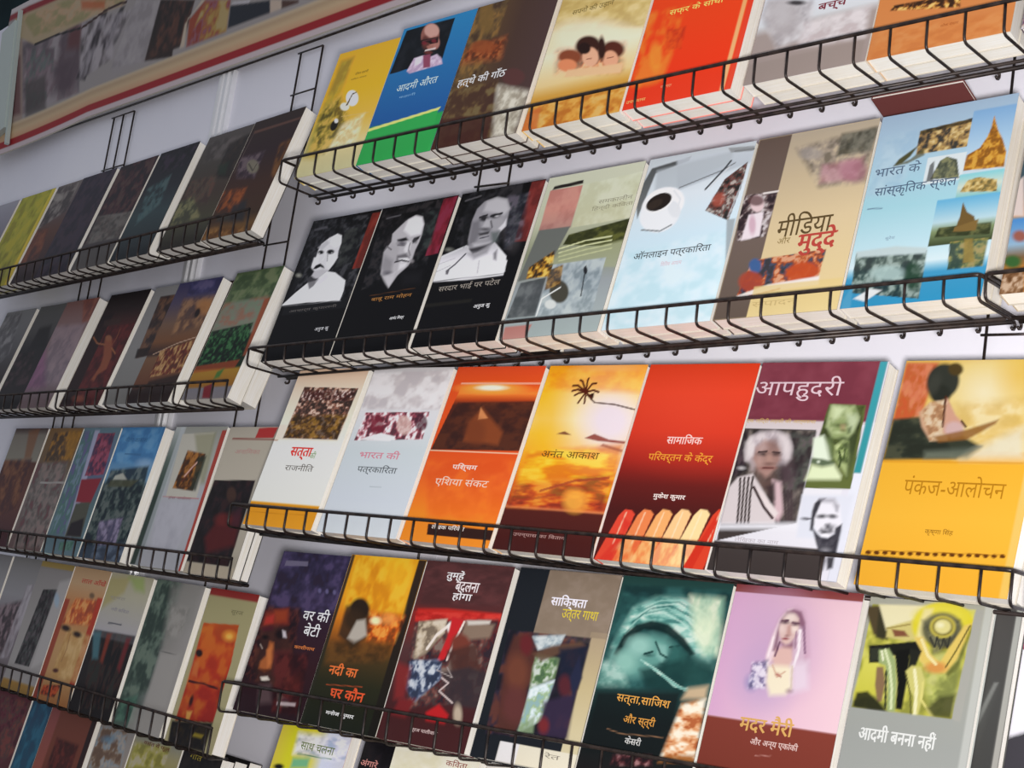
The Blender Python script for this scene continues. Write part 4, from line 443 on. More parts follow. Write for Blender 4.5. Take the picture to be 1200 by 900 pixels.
book(RIGHT[3],0.1419,-0.0645,0.1420,0.2219,0.019,0.226,
  [('Q',[-14.2,-22.2,156.2,-22.2,156.2,244.1,-14.2,244.1],[0,0,0,221.9],[(0,'8c4654'),(0.28,'7e3c4a'),(0.29,'d8cccc'),(0.5,'ecebef'),(0.86,'e6e4ea'),(0.87,'4c4442'),(1,'463e3c')],0.5,1),('Q',[132.1,0,139.9,0,139.9,115.4,132.1,115.4],[0,0,0,115.4],[(0,'4aa8b4'),(1,'3c9aa0')],0.5,1),('P',[139.9,0,142,0,142,221.9,139.9,221.9],'e8eaf0',0.4,1),('Q',[132.1,115.4,142,115.4,142,221.9,132.1,221.9],[0,115.4,0,221.9],[(0,'e6e8f0'),(1,'dfe0ea')],0.4,1),('P',[125,66.6,132.1,66.6,132.1,221.9,125,221.9],'e4e2ea',0.4,1),('N',[0,0,132.1,0,132.1,59.9,0,59.9],['8a4452','7c3a48','944e5c'],20,16,79,0.5,0.5),('P',[-5,72.5,81.5,72.9,84.1,168.6,2.4,191.7,-0.2,150.2],'4a4240',0.6,1),('N',[-1.2,74,81.7,73.8,85.6,168.5,8.5,173.6],['5a524e','8a8078','3a3432','6c645e'],7,10,86,0.8,1),('N',[-7.9,75.8,5.2,75.6,13.1,117,-0.3,125.5],['2a2426','5a4a50','3a3036'],7,10,93,0.9,4),('N',[53.9,76.5,81.2,75.9,85.5,131.8,65.4,137.9],['3c3436','6a6062','4a4a48','5c6058'],12,12,100,0.85,5),('P',[6.2,96.2,8.8,82.8,18.3,75.9,35.2,74.9,50.4,79.2,59.2,90.7,61.4,103.5,57.7,110.1,21.5,111.5,11.4,106.6],'cfc4c6',6,1),('N',[6.5,94.9,8.4,81.5,35.2,74.9,56.7,86.9,57.3,108.8,11.4,106.6],['e6dcdc','a89ca0','c8bcc0'],7,12,107,0.7,6),('P',[17.5,105.1,19,93.2,26.7,85,38.3,86,47.5,93.6,50.1,105.2,46.7,115.7,38,124.5,28,119.1],'a8877e',6,1),('P',[19,93.2,26.9,85.7,31.8,92.8,25.5,100.9],'c4aaa6',8,0.8),('E',[39.4,89.9,5.6,-0.2,1.5,5.2],'8a706c',10,0.7),('P',[39.9,76.8,52.2,80.4,58.9,94.6,56.6,106.3,49.2,94.9],'e2d8d8',8,0.9),('P',[6,88.2,11.7,82.8,15.6,101.2,11.1,105.3],'e8e0de',8,0.9),('E',[28.8,99.7,4.8,-0.2,0.5,1.7],'3c2e2e',4,0.95),('E',[43.5,99.2,4.2,-0.1,0.5,1.7],'453434',4,0.9),('L',[23.2,97.6,32.2,96.7],2,'4a3838',1),('L',[39.4,97.1,47.2,97.5],2,'4a3838',1),('P',[32.9,99.3,37.8,99.1,41.4,106.8,34.9,108.6],'bb978a',5,0.8),('E',[38,109.6,3.6,-0.1,0.3,1],'6c4c46',4,0.8),('E',[38.6,114.1,6.1,-0.2,0.3,1.2],'8a4844',3,1),('L',[32.9,114.2,44.1,113.7],1.4,'5a2c2c',1),('E',[26.7,107.4,3.7,-0.1,1.1,3.9],'c8a69c',9,0.7),('P',[34.6,117.5,42.8,116.5,43,122.3,38.5,123.8],'b8948a',7,0.8),('P',[16.8,105.1,22.9,111.4,23.8,119.2,18.8,116.8],'b8a8a8',5,0.9),('P',[50.4,109.1,62.4,107.4,71.3,119.8,69.4,132.6,57.2,128.1],'5a484e',10,0.85),('P',[23.8,119.2,39.6,125,47.5,118.3,53.1,133.4,49.8,141.2,33.8,134.3],'6c5650',8,0.9),('P',[0.6,167.1,-0.1,136,6.8,125.2,22.7,120.6,36.6,134.2,60.9,160.8,62.3,170.8,1.5,174.8],'dcd2d2',3,1),('P',[46.9,126,57.2,128.1,68.3,157.9,65.7,168.1,56.2,163.7,56.7,151],'d8bcc0',5,1),('L',[10.1,126.3,15.1,145.6,20.2,172.3],2.6,'463c3a',0.95),('L',[14.8,125.6,19,145.4,24.4,172],2.6,'463c3a',0.95),('L',[19.4,124.9,23,145.2,28.5,171.7],2.6,'463c3a',0.95),('L',[24.1,124.2,26.9,145,32.7,171.5],2.6,'463c3a',0.95),('P',[29.6,134.5,39.4,139.2,63.2,159.5,60.6,164.6,48.6,156.5],'e8dcda',3,1),('L',[28.2,134.6,45.2,154.2,57.9,164.8],2.8,'4a3a3a',1),('P',[42.1,133.9,50.3,128.4,55.3,146,51.9,148.7],'46383a',5,0.9),('L',[63,136.7,73.4,166.3],2.4,'4c4040',0.85),('L',[67.1,136.5,76.3,166.1],2.4,'4c4040',0.85),('L',[71.1,136.3,79.2,166],2.4,'4c4040',0.85),('P',[65.4,137.9,75.8,136.1,81.7,167,71.4,169],'5a4c50',8,0.5),('P',[3.7,114.8,11.6,111.9,16.3,118.2,7.1,121.2],'2c2628',4,0.9),('E',[8.2,115.3,3.7,-0.1,0.5,1.6],'c8c4c4',3,1),('P',[-2.7,175.1,92.5,167.6,94.2,173.6,-1.2,180.1],'ecebf0',6,1),('P',[88.2,45.2,128.3,46.3,133.4,131.6,85.1,132.6,84.6,119.5],'6a7440',0.6,1),('N',[88.6,46.7,126.8,46.3,127.7,97.5,86,78.2],['3c4428','5c6838','2c3420'],8,8,114,0.8,2),('P',[90.8,47.2,115.9,46.9,123.9,58.7,122.8,74.4,117.8,82.3,99.8,79.8,91.4,69.1],'a2b07e',4,1),('N',[90.8,47.2,115.9,46.9,123.9,58.7,118.8,74.5,98.1,72.9,91.4,69.1],['c4d0a0','8a9a68','b0bc8c'],7,9,121,0.7,5),('P',[93.4,47.1,108.2,49,102.4,58,97.5,63],'d4e0b4',6,0.9),('P',[110,55.9,120.1,55.8,123.9,62.6,119.8,74.4,113.5,65.7],'c8d4b0',6,0.8),('P',[99.6,63,108.7,58.9,114.3,72.6,110.2,80.5,101.6,78.8],'97a670',6,1),('E',[103.8,67.4,3.1,-0.1,0.4,1.4],'4c5a34',4,0.9),('E',[111.1,66.3,2,-0,0.3,1.2],'55633c',4,0.8),('P',[106.7,66.8,110.8,66.8,112.3,72.6,108.5,73.7],'b49a78',5,0.8),('E',[105.7,74.7,3,-0.1,0.3,1.2],'c8d6a4',4,1),('E',[110.3,72.7,1.8,-0,0.2,0.8],'6a7848',3,1),('E',[112.5,81.4,4,-0.1,0.5,2.1],'44522e',4,0.9),('P',[114.8,70.6,118.3,68.6,118.8,74.5,116,75.5],'4c5c38',4,0.9),('P',[80.6,81.3,91.1,78,100.1,88.6,105.7,102.1,102.7,106.1,85.3,102.8],'e6f0da',4,1),('P',[92.7,80,100.1,80.8,106.7,94.3,108.7,105.9,103.4,101.2],'6c7c50',6,0.9),('P',[84,101.9,95.6,102.5,109.5,104.9,110,110.7,95.6,110.3,84.6,107.7],'66745a',3,1),('E',[92.4,105.5,1.6,-0.1,0.3,1.2],'dfe8d4',2,1),('P',[106.2,88.5,112.8,82.4,119.3,84.2,124.7,101.5,126.1,118.7,115.2,107.6,108.2,100.1],'aebc84',4,1),('N',[106.2,88.5,119,83.2,125.2,107.2,112.2,103.8],['c8d49c','5c6c3c','94a468','3c4a28'],6,8,128,0.85,4),('P',[83.4,122.4,85.9,108.7,97.7,110.7,110.2,107.8,120.2,118.9,120.1,122.7,82.9,124.4],'e2ecc4',5,1),('L',[111.7,94.1,115.7,101.8,115.7,109.5],2.2,'44522e',1),('L',[117.3,92,118.7,101.7],2,'55633c',1),('P',[119.3,80.3,123.8,74.3,129.6,101.3,126.6,120.5,122.7,101.5],'4c5838',6,0.8),('P',[83.9,139.9,137.7,137.1,137.4,181.8,89.4,182.5],'dfe1ea',4,1),('P',[98.4,147.7,105.2,142.6,119.2,142.3,126.4,147.1,130.8,160,133.4,166.4,129,172.2,125.1,179.9,117.2,180.5,108.6,174.6,102.4,166.5],'eceaf0',3,1),('P',[100.4,166.6,98.9,155.3,99.4,147.7,103.2,142.7,110,141.8,106.2,146.3,104.9,153.1,103.2,161.7,104.4,168.3,104.2,174.9,101.6,174.1],'45434a',2.5,1),('P',[103.2,142.7,119.1,141.8,124.7,148.1,124,152.9,118.1,145.7,108,145.8],'a8a6ae',5,0.9),('P',[122.8,148.3,125.5,149,125.9,154.7,124.2,153.8],'9a98a0',4,0.8),('E',[110.3,159.9,4.7,-0.6,0.6,1.8],'38363c',3,1),('E',[121.6,159.2,4.2,0,0.3,1.9],'3a383e',3,1),('E',[109.4,160.4,1,-0.1,0.1,0.5],'8a888e',2,1),('E',[121.3,159.8,1,-0.1,0.1,0.5],'8a888e',2,1),('P',[116.3,167.5,120.6,166.7,122.9,171.7,118,172],'55535a',4,1),('E',[122.2,169,3.3,-0.2,0.3,1.3],'77757c',5,0.8),('P',[111.1,174.4,112.8,171.5,119.1,172.4,124.4,169.7,126.6,174.3,123.1,176.4,119.8,175.2,115.3,176.9],'6a686e',4,0.9),('E',[118,175.6,2.7,-0.2,0.2,0.9],'1f1d22',2,1),('P',[114.1,177.9,119.2,176.6,123.4,177.3,122,179.7,116,179.7],'f2f0f4',3,1),('P',[103.2,171.2,106.4,173.8,110.4,177.3,115.2,180.2,122.3,180.6,128,176,127.5,170.5,133.3,165.9,134.1,172.8,134.2,184.8,134.6,197.7,117.4,196.3,112.1,187.4],'4a4850',2.5,1),('N',[110.9,182.8,133.3,181.2,134.4,196.8,118.2,195.3],['3a3840','6a6870','55535a'],8,8,135,0.7,4),('E',[123.1,193.1,3.3,-0.3,0.6,2.2],'a8a6ac',6,0.9),('P',[125.9,198.4,133.7,197.8,134.6,208.7,129.3,211],'4c4a50',3,1),('P',[122,209.7,124.7,201.2,125.9,202.1,125.4,211.3],'77757c',4,1),('E',[93.4,163.3,3,-0.2,0.3,1.1],'3a383e',3,1),('L',[99.4,162.9,95.5,163.6],1.6,'6a686e',1)],
  [('लेखिका का नाम',22.2,190.9,49.2,5,'b8b0b6',0,0),('आपहुदरी',-0.2,42.4,99.1,27,'e4c8d0',0,-0.012),('एक ज़िद्दी लड़की की आत्मकथा',-0.7,67.4,79.3,6,'d0b060',0,0)],
  'd8d4da','cfc8ba','white and maroon book with three portraits and large thin lettered title','books in the third row of the right rack',0.84,1.2)
book(RIGHT[3],0.3013,-0.0645,0.1434,0.2219,0.019,0.226,
  [('Q',[-14.3,-22.2,157.7,-22.2,157.7,244.1,-14.3,244.1],[0,0,0,221.9],[(0,'e8c46a'),(0.4,'f2d888'),(0.405,'f6bc3c'),(0.7,'f8c044'),(1,'f4b63a')],0.5,1),('Q',[1.2,2,33,2.3,28.1,55.8,0.1,64.9],[0,2,0,64.9],[(0,'dc7a54'),(0.6,'d8703c'),(1,'cf7440')],4,1),('N',[0.1,3.4,30.5,3.8,26,58.7,0.8,62],['e08a6a','d2643c','e49a70','c8703c'],8,14,82,0.7,4),('P',[47.2,2.5,114.3,-0.9,125.1,54.5,74.8,66.4,54.8,49.8],'f0d478',8,1),('E',[83.9,32.7,23.9,-0.1,4.7,22.3],'f6ecc8',30,0.9),('E',[112.3,15.9,13,0.1,3.3,16.7],'ecc45c',20,0.7),('N',[59.1,44.1,121.9,38.1,132.5,92.1,70.6,96.9],['e8c880','f4e4b8','d8b460'],14,12,89,0.6,10),('P',[0.5,60.6,31.3,57.2,47.5,66.9,71.2,74.8,92.2,85.2,70.7,97.4,0,100.7],'3f4436',4,1),('N',[0.5,60.6,31.3,57.2,47.5,66.9,70.7,97.4,0,100.7],['343a30','5a5c48','2c3028'],14,10,96,0.7,3),('E',[41.5,21.3,15.7,6.8,-3.9,16.7],'3d4038',4,1),('E',[51.4,9.2,7.2,0.1,1.4,6.4],'5a4a28',3,1),('E',[41.6,34.2,10,-0,2.2,9.7],'33362e',4,1),('E',[33.7,24.2,5.8,2,-1.4,10.9],'4a4c44',5,0.7),('P',[33.7,42.9,49.8,39.9,62.1,58.2,58.5,79.2,42.3,81.1,30.7,67.2,24.6,53],'d8b090',3,1),('N',[33.7,42.9,49.8,39.9,62.1,58.2,58.5,79.2,42.3,81.1,27.5,53],['e0c8a4','b88a60','e8d8bc','9c7048'],7,7,103,0.75,3),('L',[47.8,37.1,51.6,66.8],2.4,'5a3420',1),('P',[49.5,38.5,61.5,55.4,71.5,63.6,63.7,77.7,52.9,72.4],'d8a890',3,1),('E',[63.2,69.4,9.2,-0.2,1.7,7.8],'d8b8b4',4,1),('P',[44.1,76.8,75.4,69.1,102.6,59,100.8,63.1,77.5,78.8,50.9,82.2],'9a6a34',3,0.9),('L',[68.2,60.9,73.4,66.4],2,'5a3a22',1),('P',[80.4,92.4,110.9,73.8,127.3,65.3,133.3,96.1,76.2,98],'eae4cc',10,0.8),('Q',[39,91,92.2,85.2,81.4,97.1,40.7,98.5],[0,85.2,0,98.5],[(0,'5c665c'),(1,'8a8f7c')],6,0.8),('P',[0.2,101.6,133.8,98.7,134.2,100.5,0.1,103.6],'e0a030',1,0.7),('E',[7,191.2,2.8,-0.2,0.5,1.9],'6a3c10',0.8,1),('E',[15.3,190.7,2.8,-0.2,0.5,1.9],'6a3c10',0.8,1),('E',[23.5,190.3,2.7,-0.2,0.4,1.8],'6a3c10',0.8,1),('E',[31.6,189.9,2.7,-0.2,0.4,1.8],'6a3c10',0.8,1),('E',[39.7,189.5,2.7,-0.2,0.4,1.8],'6a3c10',0.8,1),('E',[47.7,189.2,2.7,-0.2,0.4,1.8],'6a3c10',0.8,1),('E',[55.7,188.8,2.7,-0.2,0.4,1.8],'6a3c10',0.8,1),('E',[63.6,188.4,2.6,-0.2,0.4,1.8],'6a3c10',0.8,1),('E',[71.4,188,2.6,-0.2,0.4,1.8],'6a3c10',0.8,1),('E',[79.2,187.6,2.6,-0.2,0.4,1.8],'6a3c10',0.8,1),('E',[86.9,187.2,2.6,-0.2,0.4,1.8],'6a3c10',0.8,1),('E',[94.5,186.9,2.6,-0.2,0.4,1.8],'6a3c10',0.8,1),('E',[102.1,186.5,2.5,-0.2,0.4,1.8],'6a3c10',0.8,1),('E',[109.6,186.1,2.5,-0.2,0.4,1.8],'6a3c10',0.8,1),('E',[117.1,185.7,2.5,-0.2,0.4,1.8],'6a3c10',0.8,1),('E',[124.5,185.4,2.5,-0.2,0.4,1.8],'6a3c10',0.8,1),('E',[131.9,185,2.5,-0.2,0.4,1.8],'6a3c10',0.8,1),('L',[5.9,189.3,133.2,183.8],0.7,'8a5414',1),('Q',[136.2,0,143.4,0,143.4,221.9,136.2,221.9],[0,0,0,221.9],[(0,'f2d484'),(1,'f0c868')],1,1)],
  [('पंकज-आलोचन',27,133.8,95.6,20,'bd8216',0,-0.005),('कृष्णा सिंह',57,171.1,26.4,7,'8a5c14',0,0)],
  'e8dcc0','cfc8ba','bright yellow book with painted woman with dark hair bun at top','books in the third row of the right rack',0.72,1.2)
book(RIGHT[3],0.3001,-0.0444,0.1434,0.2207,0.019,0.226,[('F','e8dcc0')],[],'e8dcc0','cfc8ba','copy behind bright yellow book with painted woman with dark hair bun at top','books in the third row of the right rack',0.72,30)
book(RIGHT[4],-0.5523,-0.0645,0.1295,0.2070,0.016,0.197,
  [('Q',[-13,-20.7,142.5,-20.7,142.5,227.7,-13,227.7],[0,0,0,207],[(0,'35304a'),(0.2,'352c40'),(0.45,'321f2c'),(0.7,'331a20'),(1,'2a1a20')],0.5,1),('N',[2.1,0.6,123.8,-2.5,139.4,76,2.1,76.9],['2c2840','443c5c','2a2030','54486a','38304a'],16,16,85,0.7,6),('P',[10.3,12,53.3,10.9,54.7,17.1,10,19.1],'6a6478',1,0.9),('N',[0.4,73.5,67.6,71.7,89.5,170.3,-5.7,167.5],['2a161a','4a2420','1c1014','5c3428'],10,12,92,0.8,6),('P',[2.9,80.6,44.7,73.5,54.1,93,4.5,101],'7a3022',8,0.95),('P',[6.5,87.7,21.2,82.8,23.7,93.7,8.2,96.9],'a0342c',5,0.9),('P',[18.5,77.4,42.9,75.5,46.2,88.1,28.3,91.5],'8a3c22',7,0.9),('P',[2.7,103,30.9,96.8,54,98.5,76.2,121.8,77.4,146.8,66.5,169.3,29.7,168.1,11.3,142.8,13.3,124.2],'3c2420',10,0.85),('P',[4.5,101,25.5,97.3,28.1,102.6,9.9,106.1],'4a1a24',5,0.9),('E',[44.1,106.7,9,-0.8,2.7,5.6],'1c1014',5,1),('P',[45.5,101,52.5,102.3,58.2,109.9,51.1,109.7],'b8b0b4',3,1),('E',[17.6,112.8,6,-0.5,1.2,2.5],'140e10',4,1),('L',[12.5,122.5,19.2,127.3],2,'8a7c74',1),('P',[28.3,117.3,37.2,118.3,45.8,135.6,47.3,149.9,37,154.6,24.2,151.5,23,143.4,30.3,135.4],'9a5a32',5,1),('P',[28.1,128.3,34.9,122.1,44.7,143,40.2,149.8],'b46e3e',5,0.9),('E',[37.9,153.6,8,-0.8,0.9,1.7],'4a2418',4,0.9),('P',[41,128.8,71.8,124,87.7,145.7,73.6,161.4,54.6,156.3],'5a2626',9,0.8),('P',[32.5,162.3,45.3,160,51.4,163.9,37.7,167.2],'c8bfb4',3,1),('L',[35.1,167.5,51.8,167.4],2.4,'2a1c1c',1),('P',[35,172.9,55.2,168.8,68.6,190.3,43.4,195.1],'5c4a4c',9,0.8),('P',[74,179.1,79.2,178.5,99.3,186.6,100.5,191.7,81,193.2],'a89a90',4,0.85),('E',[90.1,184.2,6.6,-0.8,1.1,2.3],'4a3c50',4,1),('P',[81.3,160.6,106.2,150.8,113.2,171,94.5,176.7],'7a3226',10,0.75),('N',[50,131.1,108.1,125.4,123.1,198.8,74.4,201.6],['40181a','5a2624','2c1216'],14,14,99,0.75,6),('P',[77.9,188.1,111.9,185.6,112.8,189.7,78.8,191.9],'bcaeb0',2,0.7),('E',[91.4,46.6,2.9,-0.2,1.4,3],'6a6488',2,0.7),('E',[105.4,46.6,2.9,-0.2,1.4,3],'6a6488',2,0.7),('E',[119.3,46.7,2.9,-0.2,1.3,3],'6a6488',2,0.7),('E',[133,46.7,2.8,-0.2,1.3,2.9],'6a6488',2,0.7)],
  [('वर की',75.6,85.2,48.8,16,'efe6ea',0,0.01),('बेटी',85.4,104,30.2,16,'e6dce0',0,0.01),('काशीनाथ',77.6,121.2,38,5,'c8743c',0,0.02)],
  '2a2028','2a2028','dark purple book with shadowy painted face','books in the fourth row of the right rack',1.41,1.2)
book(RIGHT[4],-0.4221,-0.0645,0.1309,0.2097,0.016,0.197,
  [('Q',[-13.1,-21,144,-21,144,230.6,-13.1,230.6],[0,0,0,209.7],[(0,'d8a024'),(0.25,'dc9a20'),(0.38,'c87a22'),(0.5,'8a5420'),(0.6,'4a3a20'),(0.75,'2c2c1c'),(1,'20241c')],0.5,1),('Q',[117.8,0,130.9,0,130.9,209.7,117.8,209.7],[0,0,0,209.7],[(0,'3a2c22'),(1,'1c1a16')],1,1),('Q',[0,0,5.9,0,5.9,209.7,0,209.7],[0,0,0,209.7],[(0,'4a3a2a'),(1,'24281e')],1,1),('N',[7.2,-2.3,110,-2.9,118.2,66.4,14.2,68.3],['d8941c','e0b030','cc8418','e8bc3c'],16,20,88,0.75,8),('E',[84.8,13.5,22.2,-1.4,9.3,22.4],'e8b82e',16,0.6),('P',[17.5,64.7,42.4,56.1,68.8,73.7,73.8,96,49.2,114.5,19.3,101],'3a2c20',6,0.9),('E',[42.9,66,16.4,-1.3,5.6,12.7],'2e2218',5,1),('E',[38.4,79.6,16.4,-1.4,5.6,12.6],'3a2a1c',8,0.9),('P',[43.7,80.8,57.5,77.9,68.4,96.5,50.9,107.9,36.8,102.7],'b8b0a4',5,0.9),('N',[61.6,67.8,121.6,69.4,117.1,101.6,72,102.6],['d8742a','b85420','e8a04a','7a3c1c'],10,10,95,0.85,8),('E',[76.2,78,8.9,-0.8,1.9,4.4],'f6e0b0',4,1),('E',[96.8,74.7,13.1,-1.1,2.6,6.2],'e89a50',8,0.8),('N',[8.2,108.6,117.1,101.6,108.8,124.5,11.9,137.7],['5a3c1e','6e4a22','3c2c18'],14,10,102,0.7,8),('L',[24.8,160.6,86.4,156.9],1,'9a4a2a',1)],
  [('नदी का',21.5,148.9,49.7,15,'d86c34',0,0.03),('घर कौन',35.6,174.8,58.5,15,'d4522c',0,0.03),('मनोज कुमार',38.5,196.1,48.8,7,'e8e4dc',0,0.03)],
  '2a241c','2a241c','dark book with golden sky and dusky figure in white','books in the fourth row of the right rack',1.26,1.2)
book(RIGHT[4],-0.2894,-0.0645,0.1379,0.2097,0.017,0.197,
  [('Q',[-13.8,-21,151.7,-21,151.7,230.6,-13.8,230.6],[0,0,0,209.7],[(0,'563638'),(0.25,'5c3232'),(0.3,'8a2c28'),(0.5,'5a3a3a'),(0.8,'4a2628'),(0.85,'4e2628'),(1,'4c2426')],0.5,1),('N',[1.1,0.9,135.6,0.8,131.7,45.6,8.4,52],['5a3838','6a4040','4c3030'],22,8,91,0.6,4),('P',[6.6,58.6,52.8,54.9,136.8,54.3,137.5,61.8,81.3,63.5,8,72.8],'c03028',4,1),('N',[3.6,62,136.8,54.3,137.5,61.8,8.6,74.3],['c83430','a82824','d84a40'],12,5,98,0.7,2),('N',[8.6,74.3,135.1,60.5,149.3,148,23.8,175],['4a4040','7a4a44','2c2a34','8a7a70','5a2c2e'],12,14,105,0.85,4),('P',[15,73.7,57.5,67,59.2,82.4,39.9,108.9,23.7,116.8],'9c8c78',4,1),('N',[15,73.7,57.5,67,59.2,82.4,23.7,116.8],['c8b8a0','7a6c5c','e0d4c0'],9,9,112,0.8,4),('L',[63.9,72.7,48.1,86.5,39.6,102.8],4,'e6dcd2',1),('E',[67.3,76.1,5.7,-0.5,2.5,6.6],'f2ece6',3,1),('P',[64.5,63.3,84.4,66.3,76,93.1,70.8,112,59.8,116.2,65.6,88],'c42c30',2.5,1),('L',[85,67.8,78,93,75,112.2],3,'ecdcd2',1),('P',[87,67.6,131.4,66.8,129,82.1,86.9,89.1],'8c7868',5,1),('P',[88.4,65.9,124,62.9,123.4,66.9,92.4,70.8],'cfc8be',3,1),('E',[88.6,93.5,14.3,-1.4,4.5,11.7],'7a4034',6,1),('P',[71.4,102.8,111.7,89.8,131.3,120.7,90.7,131],'54352f',6,0.9),('P',[18.6,120.4,62.7,112.8,74.8,132.8,44.8,163.4,24.5,150.6],'707890',4,1),('N',[19.5,117.2,67.9,115.3,71.9,136.1,40.7,163.9,24.5,150.6],['404c66','a8b0bc','2c3448','d0d4d8'],7,9,119,0.9,3),('P',[72.5,127,109.8,117,138.9,119.9,145.9,160,93.8,160.5],'3e3438',5,0.9),('L',[74.8,132.8,87,137.5,76.4,147.6,101.1,158.1],2,'c8b8b4',1),('L',[63.3,124.9,90.7,131,78.2,120.3],1,'b0a4a0',1),('P',[65.6,172.9,82,161.9,100.2,171.5,98.7,183.5,69.5,182.8],'b8262a',4,1),('E',[113.7,169.8,6.1,-0.8,4.3,11.1],'b8a894',5,1),('P',[19,163.4,43.6,160.5,36.8,185.5,13.8,182.4],'7a2a2c',6,1),('P',[-2.4,122.5,23.2,126.1,27.3,162.5,10.7,164.4],'8a3030',8,0.8),('P',[5.5,183.4,133.7,180.4,139.1,215.5,1,214.3],'4a2728',6,0.9)],
  [('तुम्हें',37.5,22.8,27.8,13,'f2eaea',0,0.02),('बदलना',56,34.5,36.6,12,'eadede',0,0.02),('होगा',55.6,45.2,30.1,12,'efe4e4',0,0.02),('सूरज पालीवाल',49.6,196.8,42.3,6,'c8b0ac',0,0.02)],
  '4a2a2c','4a2a2c','maroon book with painted figures reaching up under a red sash','books in the fourth row of the right rack',1.14,1.2)
book(RIGHT[4],-0.1424,-0.0645,0.1423,0.2097,0.017,0.197,
  [('F','24282e'),('Q',[42.7,0,142.3,0,142.3,75.5,42.7,75.5],[0,0,0,75.5],[(0,'8c7c6c'),(1,'9a8a78')],0.5,1),('Q',[120.2,62.9,142.3,62.9,142.3,209.7,120.2,209.7],[0,62.9,0,209.7],[(0,'ae9c82'),(0.4,'c4b48c'),(1,'d8cfae')],0.6,1),('N',[42.7,0,142.3,0,142.3,69.2,42.7,69.2],['8a7a6a','98887a','847464'],18,14,94,0.5,0.5),('N',[7,70.9,122.2,69.2,121.9,177.7,13,184.1],['2c2834','54383c','3a3040','6a4038','24222c'],14,16,101,0.9,2),('P',[16.6,76,42.2,72.2,47.6,87.8,64.1,92,54.8,130.3,60.7,158,53,178.7,26.7,179.4,18.2,134.5,13.5,99.9],'5e3830',6,0.9),('E',[36.9,84.4,8.8,-0.8,3.9,11.3],'6c2c30',6,1),('E',[34.4,115.3,14.6,-1.6,6.9,19.4],'7c4a38',10,0.8),('E',[42.5,148.9,15.9,-1.9,6.7,19],'6a3c3a',10,0.8),('P',[43.2,75,86.2,69.6,82.8,81.5,55.4,88.5],'b8c4c8',4,1),('N',[43.2,75,86.2,69.6,82.8,81.5,55.4,88.5],['c8d0d0','8a9aa4','e0e4e2'],8,6,108,0.7,3),('P',[56.8,92.7,87.4,95.4,86.8,115.4,58.4,129.9,54.4,107.4],'8a9c78',5,1),('N',[54.1,95.9,85.6,95.6,86.8,115.4,58.4,129.9],['6a8a5a','a8b8a0','4c6a4c','d0d8d0'],7,7,115,0.9,4),('P',[58.4,129.9,87.7,118.1,83.8,160.7,57.9,176.7],'bcd0d2',4,1),('N',[58.4,129.9,87.7,118.1,83.8,160.7,57.9,176.7],['d0e0e0','8fb0ac','e8f0f0','a0b880'],8,9,122,0.85,4),('P',[57.3,169.7,74.9,156.3,77.9,175.4,55.3,179.8],'8aa07c',4,0.8),('P',[49.5,93.4,72,82.5,109.6,74.6,117.9,78.1,85.6,89.8,63.3,100.7],'6a5040',4,0.9),('P',[83.7,84.3,121.4,77.8,121.6,122.7,99.2,130.9],'22283a',6,0.9),('E',[103.5,122,8.3,-0.9,3.6,10.8],'5c2c34',6,1),('P',[80.9,141.5,119.9,128.5,124.4,174.7,85.8,177.1],'3c3048',6,0.9),('E',[89.1,165.6,7,-0.9,2.7,8],'7a3034',6,1),('P',[107.7,113.1,112.8,90,123.3,111.4,118.2,134.2],'2c3048',4,1),('Q',[37,188.7,142.3,188.7,142.3,209.7,37,209.7],[0,188.7,0,209.7],[(0,'e2dcc8'),(1,'e6dec8')],0.6,1),('Q',[37,188.7,64,188.7,64,209.7,37,209.7],[0,188.7,0,209.7],[(0,'e6e4e8'),(1,'e2e0e2')],0.5,0.8)],
  [('साक्षिता',55.2,42.6,49.5,16,'ece8f2',0,0.02),('उत्तर गाथा',74.8,54.8,49,13,'d8c23c',0,0.01),('रेत',100.3,197.4,20.7,6,'8a8478',0,0)],
  '22262c','2a2c30','taupe book with painting of dark figures and black left margin','books in the fourth row of the right rack',1.03,1.2)
